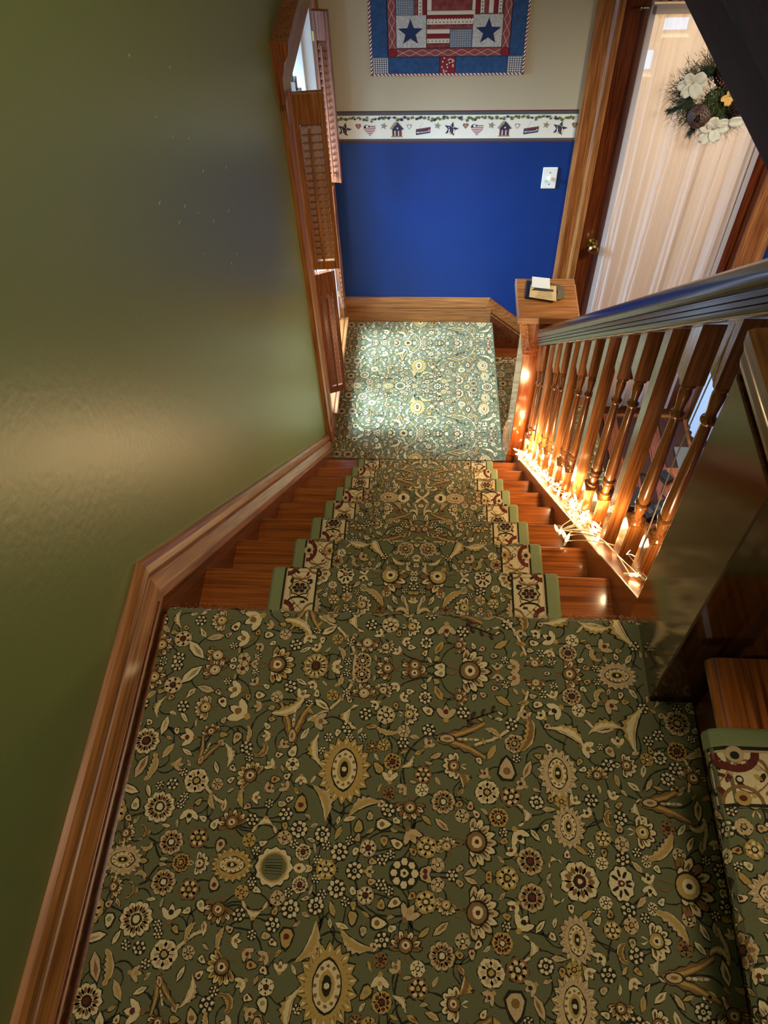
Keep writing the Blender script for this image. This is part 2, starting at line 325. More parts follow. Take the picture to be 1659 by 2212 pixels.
shutter((W+.016, 3.665), (-.525, 3.66), -1.66, -.90, 'lower louvred shutter leaf at the far side, just above the landing baseboard', 18)

# ------------------------------------------------------------------ wallpaper border along the far wall
bd = empty('trim_3', (0, YF, -.77), kind='structure')
BZ0, BZ1 = -.770, -.613; YB = YF-.001
# the blue and cream meet behind the border
b = MB(); b.box((W, YB, BZ0), (.66, YF, BZ1)); b.build('border_paper', mat('border_paper', (226, 222, 206), rough=.6), bd)
slate = mat('border_slate', (74, 78, 80), rough=.7, noise=.2, nscale=300); maroon = mat('border_maroon', (84, 36, 38), rough=.7)
b = MB(); b.box((W, YB-.0006, BZ0), (.66, YB, BZ0+.016), 0).box((W, YB-.0006, BZ1-.022), (.66, YB, BZ1-.004), 0).box((W, YB-.0008, BZ1-.006), (.66, YB, BZ1), 1).box((W, YB-.0008, BZ0-.004), (.66, YB, BZ0+.004), 1)
b.build('border_stripe', [slate, maroon], bd)
bc = [mat('print_navy', (40, 46, 70), rough=.7), mat('print_red', (140, 44, 48), rough=.7), mat('print_white', (230, 226, 214), rough=.7), mat('print_leaf', (86, 106, 60), rough=.7), mat('print_tan', (150, 136, 100), rough=.7), mat('print_steel', (136, 142, 140), rough=.7)]
def flat(b, poly, y, m): b.add([(u, y, v) for u, v in poly], [tuple(range(len(poly)))], m)
def star(cx, cz, r, rot=0, n=5, q=.42): return [(cx+r*(1 if i % 2 == 0 else q)*math.sin(rot+PI*i/n), cz+r*(1 if i % 2 == 0 else q)*math.cos(rot+PI*i/n)) for i in range(2*n)]
def heart(cx, cz, r):
    o = []
    for i in range(24):
        t = 2*PI*i/24; o.append((cx+r*1.0*math.sin(t)**3, cz+r*.075*(13*math.cos(t)-5*math.cos(2*t)-2*math.cos(3*t)-math.cos(4*t))+.1*r))
    return o
b = MB(); PER = .527; random.seed(5)
def clip_band(poly, z0, z1):
    def cl(p, f, zc):
        o = []
        for i in range(len(p)):
            a, c = p[i], p[(i+1) % len(p)]
            if f(a): o.append(a)
            if f(a) != f(c): t = (zc-a[1])/(c[1]-a[1]); o.append((a[0]+t*(c[0]-a[0]), zc))
        return o
    p = cl(poly, lambda q: q[1] >= z0, z0); return cl(p, lambda q: q[1] <= z1, z1) if len(p) > 2 else p
for k_ in range(-1, 3):
    o = k_*PER; fx = -.472+o
    def ok(x): return W+.02 < x < .655
    y1, y2, y3 = YB-.0010, YB-.0015, YB-.002
    if ok(fx) and ok(fx+.03):       # flag star
        flat(b, star(fx, -.705, .038, .25), y1, 0)
        for j in range(3): flat(b, [(fx-.014+j*.012, -.735+.004*j), (fx-.009+j*.012, -.735+.004*j), (fx-.007+j*.012, -.705), (fx-.012+j*.012, -.705)], y2, 2 if j % 2 == 0 else 1)
        for dx, dz in ((-.012, -.698), (0, -.69), (.010, -.697)): flat(b, star(fx+dx, dz, .004), y2, 2)
    hx = fx+.07
    if ok(hx): flat(b, heart(hx, -.69, .0135), y1, 1); flat(b, heart(hx, -.69, .009), y2, 4)
    hx = fx+.126
    if ok(hx):
        hp = heart(hx, -.708, .030); flat(b, hp, y1, 2)
        for j in range(7):
            z = -.744+j*.0088; c = clip_band(hp, z, z+.0044)
            if len(c) > 2: flat(b, c, y2, 1)
        flat(b, [(p[0], p[1]) for p in clip_band(heart(hx-.002, -.708, .028), -.70, -.67) if p[0] < hx+.002], y2, 0); flat(b, star(hx-.013, -.689, .010), y3, 2)
    for sx in (fx+.196, fx+.46):
        if ok(sx): flat(b, star(sx, -.688, .019, .2), y1, 5); flat(b, star(sx, -.688, .012, .2), y2, 4)
    hx = fx+.259
    if ok(hx):                      # birdhouse
        flat(b, [(hx-.022, -.74), (hx+.024, -.74), (hx+.024, -.70), (hx+.001, -.678), (hx-.022, -.70)], y1, 0)
        for j in range(5): flat(b, [(hx-.020+j*.009, -.738), (hx-.0155+j*.009, -.738), (hx-.0155+j*.009, -.712), (hx-.020+j*.009, -.712)], y2, 2 if j % 2 else 1)
        flat(b, [(hx-.034, -.702), (hx-.022, -.705), (hx+.004, -.668), (hx-.010, -.668)], y2, 4); flat(b, [(hx+.004, -.668), (hx+.034, -.703), (hx+.028, -.708), (hx-.002, -.674)], y3, 0)
        flat(b, star(hx+.004, -.699, .006), y3, 2); flat(b, [(hx-.028, -.745), (hx+.028, -.745), (hx+.028, -.739), (hx-.028, -.739)], y2, 4)
    hx = fx+.321
    if ok(hx): flat(b, heart(hx, -.692, .0125), y1, 5); flat(b, heart(hx, -.692, .008), y2, 2)
    hx = fx+.39
    if ok(hx):                      # hanging welcome sign
        flat(b, [(hx-.036, -.735), (hx+.034, -.724), (hx+.036, -.694), (hx-.036, -.705)], y1, 0)
        flat(b, [(hx-.034, -.712), (hx+.034, -.702), (hx+.034, -.697), (hx-.034, -.707)], y2, 1)
        flat(b, star(hx-.029, -.722, .005), y2, 2); flat(b, star(hx+.029, -.711, .005), y2, 2)
        flat(b, [(hx-.02, -.705), (hx-.019, -.705), (hx-.004, -.672), (hx-.005, -.672)], y1, 5)
# ivy garland
x = W+.02
while x < .65:
    z = -.651+.004*math.sin(x*40)+random.uniform(-.004, .004); flat(b, [(x, z-.0008), (x+.02, z-.0008), (x+.02, z+.0008), (x, z+.0008)], YB-.0009, 5)
    for _ in range(2):
        a = random.uniform(0, 6.28); r = random.uniform(.008, .013); cx, cz = x+random.uniform(0, .014), z+random.uniform(-.007, .009)
        cz = min(cz, -.645); cx = min(cx, .64); cx = max(cx, W+.015)
        flat(b, [(cx+r*math.cos(a+q)*s_, cz+r*math.sin(a+q)*s_*.8) for q, s_ in ((0, 1.1), (.7, .55), (1.4, .9), (2.4, .6), (3.3, .8), (4.2, .55), (5.0, .9), (5.7, .55))], YB-.0011-random.random()*.0003, random.choice((3, 3, 3, 0)))
    x += .0185
b.build('border_print', bc, bd)
for k_ in range(3):
    hx = -.472+k_*PER+.39
    if hx > .6: continue
    cu = bpy.data.curves.new('sign_lettering', 'FONT'); cu.body = 'Welcome'; cu.size = .0145; cu.align_x = 'CENTER'
    o = bpy.data.objects.new('sign_lettering', cu); COL.objects.link(o); o.rotation_euler = (PI/2, 0, 0)
    bpy.context.view_layer.update(); me = bpy.data.meshes.new_from_object(o); bpy.data.objects.remove(o)
    me.materials.clear(); me.materials.append(bc[2]); o = bpy.data.objects.new('sign_lettering', me); COL.objects.link(o); o.parent = bd
    o.rotation_euler = (PI/2, -.15, 0); o.location = Vector((hx, YB-.0022, -.7225))-woff(bd)

# ------------------------------------------------------------------ light switch
sw = empty('light_switch', (.567, YF, -.96), 'white dimmer switch plate on the blue wall left of the door casing', 'light switch')
b = MB(); b.box((.529, YF-.007, -1.025), (.603, YF, -.908)); b.build('plate', plast, sw, bevel=.003)
b = MB(); b.lathe([(.011, 0), (.011, .004), (.008, .018), (.0001, .019)], (.567, YF-.007, -.968), 14, rot=Euler((PI/2, 0, 0)).to_matrix()); b.build('dimmer_knob', plast, sw, smooth=True)
for z in (-.935, -.999): b = MB(); b.lathe([(.003, 0), (.003, .001), (.0001, .0012)], (.567, YF-.007, z), 10, rot=Euler((PI/2, 0, 0)).to_matrix()); b.build('screw', mat('screw_steel', (120, 118, 108), rough=.4, metal=1), sw)

# ------------------------------------------------------------------ front door with casing
tr = empty('trim_4', (.72, YF, -1.4), kind='structure')
dc = [(0, 0), (.024, .002), (.028, .018), (.018, .03), (.018, .075), (.028, .088), (.028, .118), (0, .119)]
b = MB(); b.sweep([[(.665+d, YF-o, z) for o, d in dc] for z in (FZ, .1)]); b.build('side_casing', oak[2], tr)
b = MB(); b.sweep([[(1.79-d*1.24, YF-o, z) for o, d in dc] for z in (FZ, .1)]); b.build('side_casing', oak[2], tr)
b = MB(); b.box((.665, YF-.026, -.02), (1.79, YF, .14)); b.build('head_casing', oak[0], tr, bevel=.004)
dr = empty('door_1', (1.2, YF+.05, FZ), kind='structure')
b = MB(); b.box((DX0, YF, FZ), (DX0+.012, YF+T, DZ1)).box((DX1-.012, YF, FZ), (DX1, YF+T, DZ1)).box((DX0, YF, DZ1-.012), (DX1, YF+T, DZ1)); b.build('door_frame', door_m, dr)
yd0, yd1 = YF+.02, YF+.062
for xa, xb in ((DX0+.014, DX0+.135), (DX1-.125, DX1-.014)): q = MB(); q.box((xa, yd0, FZ+.01), (xb, yd1, DZ1-.014)); q.build('stile', door_m, dr, bevel=.003)
for za, zb in ((FZ+.01, FZ+.26), (-.16, DZ1-.014)): q = MB(); q.box((DX0+.135, yd0, za), (DX1-.125, yd1, zb)); q.build('rail', door_m, dr, bevel=.003)
q = MB(); q.box((DX0+.13, yd0+.018, FZ+.25), (DX1-.12, yd0+.023, -.15)); q.build('glass_panel', glass, dr)
kn = MB(); kn.lathe([(.03, 0), (.03, .006), (.011, .010), (.010, .035), (.018, .042), (.027, .055), (.028, .066), (.020, .076), (.0001, .079)], (DX0+.075, yd0, -1.37), 20, rot=Euler((PI/2, 0, 0)).to_matrix()); kn.build('door_knob', brass, dr, smooth=True)
# curtain and rod
rd = MB(); rd.tube([(.86, YF-.02, -.165), (1.62, YF-.02, -.165)], .005, 8); rd.lathe([(.004, 0), (.009, .006), (.009, .012), (.0001, .018)], (.86, YF-.02, -.165), 10, rot=Euler((0, -PI/2, 0)).to_matrix())
tag(rd.build('curtain_rod', mat('rod_metal', (150, 140, 120), rough=.3, metal=1), smooth=True), 'thin rod at the top of the door carrying the sheer curtain', 'curtain rod')
b = MB(); NX, NZ = 150, 34; random.seed(9); ph = [random.uniform(0, 6.28) for _ in range(8)]; FOLD = [(random.random(), random.uniform(-.06, .06), random.choice((-1, 1))*random.uniform(.006, .013), random.uniform(.007, .022)) for _ in range(20)]
vs = []
for j in range(NZ+1):
    t = j/NZ; z = -.135-(2.50)*t
    for i in range(NX+1):
        u = i/NX; g = min(1, .35+t*1.2)
        x = .892+u*.668+.006*math.sin(9*u+ph[0])*t
        d = sum(am*math.exp(-((u-c0-dr_*t)/wd_)**2) for c0, dr_, am, wd_ in FOLD)+.004*math.sin(u*2*PI*5+ph[4]+t*1.2)*g+.0015*math.sin(u*2*PI*21+ph[3])
        if i < 4 or i > NX-4: d *= .4
        vs.append((x, YF-.022+d, z+.004*math.sin(u*2*PI*16) if j == 0 else z))
b.add(vs, [(j*(NX+1)+i, j*(NX+1)+i+1, (j+1)*(NX+1)+i+1, (j+1)*(NX+1)+i) for j in range(NZ) for i in range(NX)])
cu = b.build('sheer_curtain', sheer_m, smooth=True); tag(cu, 'long white sheer curtain gathered over the glass of the front door', 'curtain')
for nm, xa, xb in (('side_hem', .892, .915), ('side_hem', 1.535, 1.56)):
    h = MB(); h.box((xa, YF-.036, -2.63), (xb, YF-.034, -.15)); h.build(nm, sheer('hem', (214, 212, 214), .9), cu)
h = MB(); h.box((.9, YF-.036, -.185), (1.555, YF-.034, -.145)); h.build('rod_pocket', sheer('pocket', (228, 222, 220), .8), cu)

# ------------------------------------------------------------------ staircase
stc = empty('staircase', (0, Y0, -1.0), 'straight varnished wooden staircase going down from the upper to the lower landing', 'staircase')
XL, XR = W+.036, .412
def bull(x0, x1, yb, yn, zt, th=.03, n=5):       # tread with rounded nose towards +y
    r = th/2; prof = [(yb, zt-th), (yb, zt)]+[(yn-r+r*math.sin(a), zt-r+r*math.cos(a)) for a in [PI*i/n for i in range(n+1)]]
    return MB().prism(prof, 0, x0, x1)
for k_ in range(1, 9):
    zt = -k_*RISE; yn = Y0+k_*RUN
    bull(XL, XR, yn-RUN-.03, yn, zt).build('tread', tread_m, stc, smooth=False)
for k_ in range(1, 10):
    zt = -(k_-1)*RISE; yn = Y0+(k_-1)*RUN
    b = MB(); b.box((XL, yn-.045, zt-RISE), (XR, yn-.028, zt-.03)); b.build('riser', skirt_m if k_ % 2 else tread_m, stc)
b = MB(); b.prism([(Y0-.06, .02), (Y0+.03, nose(Y0+.03)+.035), (2.70, nose(2.70)+.035), (2.70, nose(2.70)-.35), (Y0-.06, -.35)], 0, XR, XR+.105)
b.build('closed_stringer', stringer_m, stc, bevel=.004)
b = MB(); b.prism([(Y0+.04, nose(Y0+.04)-.37), (2.64, nose(2.64)-.37), (2.64, FZ), (Y0+.04, FZ)], 0, XR+.02, XR+.09); struct('wall_under_stairs', b, tan_w)

# landings
b = MB(); b.box((W, -1.5, -.16), (.60, Y0-.032, -.031)).box((W, -1.5, -.031), (.48, Y0-.018, -.012)); struct('floor_upper_landing', b, oak[0])
yb9 = Y0+9*RUN
b = MB(); b.box((W, yb9-.10, LZ-.18), (.345, YF, LZ-.012)); struct('floor_lower_landing', b, oak[0])

# lower flight, going down to the right
lf = empty('lower_steps', (.5, 3.3, FZ), 'short flight of steps going down to the foyer behind the lower newel post', 'steps')
for k_ in range(1, 4):
    zt = LZ-k_*RISE; xn = .36+k_*.235
    r = .015; prof = [(xn-.27, zt-.03), (xn-.27, zt)]+[(xn-r+r*math.sin(a), zt-r+r*math.cos(a)) for a in [PI*i/5 for i in range(6)]]
    b = MB(); b.prism(prof, 1, 2.88, YF-.025); b.build('tread', tread_m, lf)
for k_ in range(1, 5):
    zt = LZ-(k_-1)*RISE; xn = .36+(k_-1)*.235; b = MB(); b.box((xn-.04, 2.88, zt-RISE), (xn-.025, YF-.025, zt-.03)); b.build('riser', skirt_m, lf)

# upper flight, one step in view on the right
uf = empty('upper_steps', (.7, .2, 0), 'lowest step of the upper flight rising to the right of the upper landing', 'steps')
prof = [(.80, RISE-.03), (.80, RISE)]+[(.442+.015-.015*math.sin(a), RISE-.015+.015*math.cos(a)) for a in [PI*i/5 for i in range(6)]]
b = MB(); b.prism(prof, 1, -.5, .585); b.build('tread', wood('step_oak', (96, 44, 12), (190, 108, 46), 1, rough=.2, coat=.7, fine=.9), uf)
b = MB(); b.box((.480, -.5, -.01), (.50, .585, RISE-.03)); b.build('riser', skirt_m, uf)
b = MB(); b.box((.70, -.5, RISE), (.72, .585, 2*RISE)); b.build('riser', skirt_m, uf)
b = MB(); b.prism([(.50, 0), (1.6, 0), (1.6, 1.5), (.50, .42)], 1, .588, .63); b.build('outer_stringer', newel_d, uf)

# ------------------------------------------------------------------ newel posts
def ring(cx, cy, h, z): return [(cx-h, cy-h, z), (cx+h, cy-h, z), (cx+h, cy+h, z), (cx-h, cy+h, z)]
nl = empty('newel_post', (.485, 2.77, LZ-.2), 'square oak newel post with mail on its wide flat cap', 'newel post')
cx, cy = .485, 2.765
b = MB(); b.sweep([ring(cx, cy, .115, -2.2), ring(cx, cy, .115, -1.80)]); b.build('plinth', newel_m, nl, bevel=.002)
b = MB(); b.sweep([ring(cx, cy, .113, -1.80), ring(cx, cy, .108, -1.775), ring(cx, cy, .110, -1.765), ring(cx, cy, .102, -1.735), ring(cx, cy, .101, -1.73)]); b.build('base_moulding', newel_m, nl)
b = MB(); b.sweep([ring(cx, cy, .100, -1.73), ring(cx, cy, .096, -1.10)]); b.build('shaft', newel_m, nl, bevel=.003)
b = MB(); b.sweep([ring(cx, cy, .096, -1.10), ring(cx, cy, .102, -1.095), ring(cx, cy, .102, -1.085), ring(cx, cy, .094, -1.08), ring(cx, cy, .094, -1.072), ring(cx, cy, .074, -1.055)]); b.build('collar', newel_m, nl)
b = MB(); b.sweep([ring(cx+.004, cy, .066, -1.06), ring(cx+.004, cy, .066, -.905)]); b.build('neck', newel_m, nl, bevel=.002)
b = MB(); b.sweep([ring(cx, cy, .080, -.92), ring(cx, cy, .085, -.905), ring(cx, cy, .112, -.885), ring(cx, cy, .118, -.878), ring(cx-.02, cy-.02, .126, -.872), ring(cx-.02, cy-.02, .126, -.842), ring(cx-.02, cy-.02, .121, -.836)]); b.build('cap', oak[0], nl)
nu = empty('newel_post', (.503, .70, 0), 'massive dark square newel post at the edge of the upper landing', 'newel post')
cx, cy = .503, .703
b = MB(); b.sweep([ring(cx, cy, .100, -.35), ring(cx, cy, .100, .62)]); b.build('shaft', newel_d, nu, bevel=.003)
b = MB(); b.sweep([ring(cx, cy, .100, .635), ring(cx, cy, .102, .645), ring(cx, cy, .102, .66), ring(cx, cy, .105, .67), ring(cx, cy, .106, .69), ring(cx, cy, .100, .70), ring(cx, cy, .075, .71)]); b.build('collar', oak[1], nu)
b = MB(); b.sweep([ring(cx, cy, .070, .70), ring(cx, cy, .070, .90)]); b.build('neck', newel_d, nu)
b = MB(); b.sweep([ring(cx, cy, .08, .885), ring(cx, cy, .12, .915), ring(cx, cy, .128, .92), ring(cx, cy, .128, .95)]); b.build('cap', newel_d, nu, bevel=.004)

# ------------------------------------------------------------------ balustrade
ban = empty('balustrade', (XB, 1.7, -.9), 'dark moulded handrail on alternating square and turned oak balusters along the stairs', 'balustrade')
def rail_ring(y, dz=0):
    zb = nose(y)+.760+dz; k2 = math.cos(math.atan2(RISE, RUN))
    H_ = [(.034, 0), (.036, .003), (.036, .011), (.0305, .0125), (.0305, .0145), (.036, .016), (.036, .023), (.0305, .0245), (.0305, .0265), (.036, .028), (.036, .035), (.031, .037), (.031, .040), (.0345, .044), (.037, .054), (.036, .066), (.030, .080), (.018, .092), (.006, .097)]; P = [(-a_, b_) for a_, b_ in H_]+H_[::-1]
    return [(XB+p, y, zb+q*1.12) for p, q in P]
ys = [2.62-(2.62-.80)*i/14 for i in range(15)]
b = MB(); b.sweep([rail_ring(y) for y in ys]); b.build('handrail', rail_m, ban, smooth=True)
def bal_turned():
    b = MB(); h = .0208
    b.box((-h, -h, -.14), (h, h, .150)).box((-h, -h, .598), (h, h, .90))
    pr = [(.0200, .148), (.0140, .155), (.0170, .160), (.0170, .166), (.0110, .171), (.0100, .177), (.0135, .192), (.0140, .199), (.0110, .208), (.0170, .212), (.0172, .218), (.0125, .223), (.0150, .235), (.0152, .255), (.0142, .31), (.0124, .39), (.0104, .46), (.0094, .496), (.0140, .501), (.0143, .507), (.0092, .513), (.0090, .525), (.0118, .553), (.0122, .566), (.0100, .578), (.0165, .584), (.0170, .590), (.0150, .595), (.0195, .600)]
    b.lathe(pr, n=14); return b
def bal_square(): return MB().box((-.0175, -.0175, -.14), (.0175, .0175, .90))
by = [2.60, 2.495, 2.372, 2.24, 2.115, 1.985, 1.86, 1.735, 1.61, 1.46, 1.335, 1.21, 1.08, .95]
kinds = 'TTSTTSTTSTTSTT'; mt = ms = None
for y, kd in zip(by, kinds):
    z = nose(y)+.035
    src = (bal_turned() if kd == 'T' else bal_square())
    # trimmed at the rail and stringer: keep the ends inside them
    v = []
    for (a, c, d) in src.v:
        if d > .70: d = .722+.0+(-c)*RISE/RUN*1.0
        if d < -.1: d = -.02-(c)*RISE/RUN
        v.append((a, c, d))
    src.v = v
    me_src = mt if kd == 'T' else ms
    if me_src is None:
        o = src.build('baluster', balu_m, ban, smooth=(kd == 'T'), loc=(XB, y, z))
        if kd == 'T': mt = o.data
        else: ms = o.data
    else: inst('baluster', me_src, (XB, y, z), ban)

# ------------------------------------------------------------------ woven carpet pattern (real pile shapes)
MOT = '''T-353,767,17,90;K-303,739,11,0;D-176,764,9,0;D-112,766,7,0;B-143,748,17,90;F-260,727,38,-60;T-233,691,13,-90;P-363,683,19,180;P-286,641,36,0;R-352,635,12,0;T-332,640,10,0;T-175,637,15,0;B-311,583,10,0;T-233,586,14,60;B-205,590,8,90;R-176,588,11,0;T-356,592,18,180;F-250,555,33,30;K-305,539,12,0;P-120,679,22,90;P-118,594,22,90;P-77,637,24,180;Q-41,714,22,0;Q-33,556,20,0;T33,712,19,-90;T34,559,18,90;D-7,681,13,0;D-5,590,12,0;B-34,672,8,0;B-33,600,8,0;L19,672,16,60;L20,599,16,120;P78,633,42,0;N101,707,29,-20;N98,558,27,20;M-143,451,50,90;C-148,548,31,90;D-143,527,11,0;D-176,508,8,0;D-114,510,7,0;D-184,483,7,0;R-96,494,10,0;R-76,498,11,0;F-73,519,20,-10;F-199,483,32,100;A-242,527,40,90;R-235,457,12,0;C-287,476,20,60;T-256,491,11,40;L-219,513,13,60;P-307,434,26,140;T-217,431,11,-90;B-262,429,9,0;F-172,397,36,-65;F-106,394,33,25;R-75,395,6,0;T-63,441,14,90;R-59,468,15,0;R-5,448,15,0;D-42,503,10,0;L-22,514,9,0;L-12,487,10,30;A57,513,44,0;Q48,465,22,180;C66,443,31,-70;L20,438,8,-60;S105,422,20,0;R30,403,20,0;B76,398,8,90;P-26,391,24,-90;L28,365,15,-40;B-212,389,15,90;B-245,388,8,0;C-269,358,28,0;D-292,360,10,0;D-211,348,14,0;D-171,342,13,0;D-140,315,14,0;D-113,287,14,0;B-93,374,8,90;B-111,356,11,90;B-70,362,13,0;B-67,335,9,-90;R-93,323,14,0;R-200,312,13,0;R-160,286,16,0;D-175,302,7,0;W-246,281,30,0;M-315,278,29,180;D-69,306,9,0;D-32,289,23,0;P86,340,37,0;R22,302,11,0;R123,381,16,0;T-23,347,17,-60;D45,285,9,0;T-90,288,10,0;L-144,345,12,70;A94,769,34,180;L35,754,15,0;C-77,742,22,-90;B-101,762,10,0;L-127,368,11,20;F144,751,22,60;F191,742,33,80;F249,740,41,20;D300,756,7,0;T330,747,11,-90;T173,711,14,-90;F362,708,50,-75;D389,741,9,0;D385,704,9,0;T230,697,18,150;R273,691,12,0;F324,718,36,-10;L136,676,16,30;B197,686,10,0;N120,695,22,0;D210,663,9,0;B221,646,6,0;T163,634,17,180;P262,632,27,0;C313,663,17,120;C307,609,18,240;M349,630,31,0;D311,632,7,0;D212,604,8,0;L138,588,16,-30;B200,583,10,0;T232,574,17,210;R273,575,12,0;T176,561,13,90;F316,548,34,10;F363,546,47,75;D388,583,10,0;R445,557,23,0;D408,534,10,0;D390,523,9,0;D305,509,6,0;T336,518,12,90;F185,525,34,75;F254,532,39,-30;T280,505,16,-20;R155,509,17,0;L115,492,15,60;B140,462,20,90;M227,459,37,90;P294,459,18,90;Q346,477,20,0;D405,493,12,0;D429,476,11,0;D413,457,12,0;L374,469,11,80;L353,442,12,-40;L381,446,12,60;L394,440,9,-20;T426,435,11,90;T165,437,12,150;D188,409,12,0;C171,386,24,-90;D280,416,11,0;T316,424,11,60;B271,437,7,-30;C300,386,19,-90;B322,371,8,90;A397,415,41,0;C351,403,23,100;M238,371,30,-90;Q359,367,25,0;R401,375,12,0;R323,347,12,0;R293,355,13,0;F392,339,32,45;E359,322,9,0;R413,334,11,0;L434,352,13,60;R172,314,21,0;C209,319,15,20;R249,286,30,0;E315,286,24,0;P420,288,45,0;R134,289,18,0;D272,330,6,0;R287,316,10,0;C453,374,19,20;L451,347,11,80;D449,585,8,0;B420,570,8,0;R-455,374,26,0;R-423,318,20,0;R-400,283,15,0;S-400,421,21,0;F-479,441,26,80;L-503,443,21,70;B-498,377,11,90;T-401,365,16,-90;C-468,332,19,-90;C-461,305,13,20;M-498,289,28,60;R-379,327,16,0;T-440,448,12,0;L-461,472,16,60;T-428,498,17,180;A-395,469,26,70;D-451,556,11,0;P-409,555,23,180;F-498,554,22,80;D-441,414,10,0;R-362,417,10,0;F-370,387,16,-70;B-355,350,10,60;Q-369,286,17,0;B-464,284,7,0;B-367,505,8,0'''
MIR0, MIR1 = .287, .645; UL, UR = -.535, .475
base = []
for t in MOT.split(';'):
    k_, r_ = t[0], t[1:].split(','); my_ = float(r_[1])/1000; ma_ = math.radians(float(r_[3])); mr_ = float(r_[2])/1000*1.06
    for mv in (MIR0, MIR1):
        if abs(my_-mv) < min(.016, mr_*.55): my_ = mv; ma_ = round(ma_/PI)*PI
    base.append((k_, float(r_[0])/1000, my_, mr_, ma_))
base = [m for m in base if MIR0-.004 <= m[2] <= MIR1+.006]
rs = random.Random(11)
# fill the gaps of the repeat with small buds, leaves and rosettes
def free(x, y, r):
    for m in base:
        rr = m[3]*{'M': .95, 'F': .8, 'C': .8, 'A': .8, 'N': .8, 'P': .95}.get(m[0], 1)
        if (x-m[1])**2+(y-m[2])**2 < (rr+r)**2: return False
    return True
for r, n in ((.021, 400), (.015, 1200), (.010, 3000), (.0065, 6000)):
    for _ in range(n):
        x = rs.uniform(UL, UR); y = rs.uniform(MIR0+.002, MIR1-.002)
        if free(x, y, r*.88):
            kk = rs.choice('RTPLF' if r > .012 else ('RDTLBTL' if r > .007 else 'BLLBD'))
            base.append((kk, x, y, r*1.2, rs.uniform(0, 6.28)))
stems = []
big = [m for m in base if m[3] > .016]
for m in base:
    if m[0] in 'TLBRDFP' and rs.random() < .45:
        near = sorted(big, key=lambda q: (q[1]-m[1])**2+(q[2]-m[2])**2)[1:4]
        q = rs.choice(near) if near else None
        if q and .01 < math.hypot(q[1]-m[1], q[2]-m[2]) < .11: stems.append((m[1], m[2], q[1], q[2], rs.choice((-1, 1))*rs.uniform(.5, 1.1)))
def blob(n, f, cx=0, cy=0, rot=0, sx=1, sy=1):
    o = []
    for i in range(n):
        a = 2*PI*i/n; r = f(a); x, y = r*math.cos(a)*sx, r*math.sin(a)*sy
        o.append((cx+x*math.cos(rot)-y*math.sin(rot), cy+x*math.sin(rot)+y*math.cos(rot)))
    return o
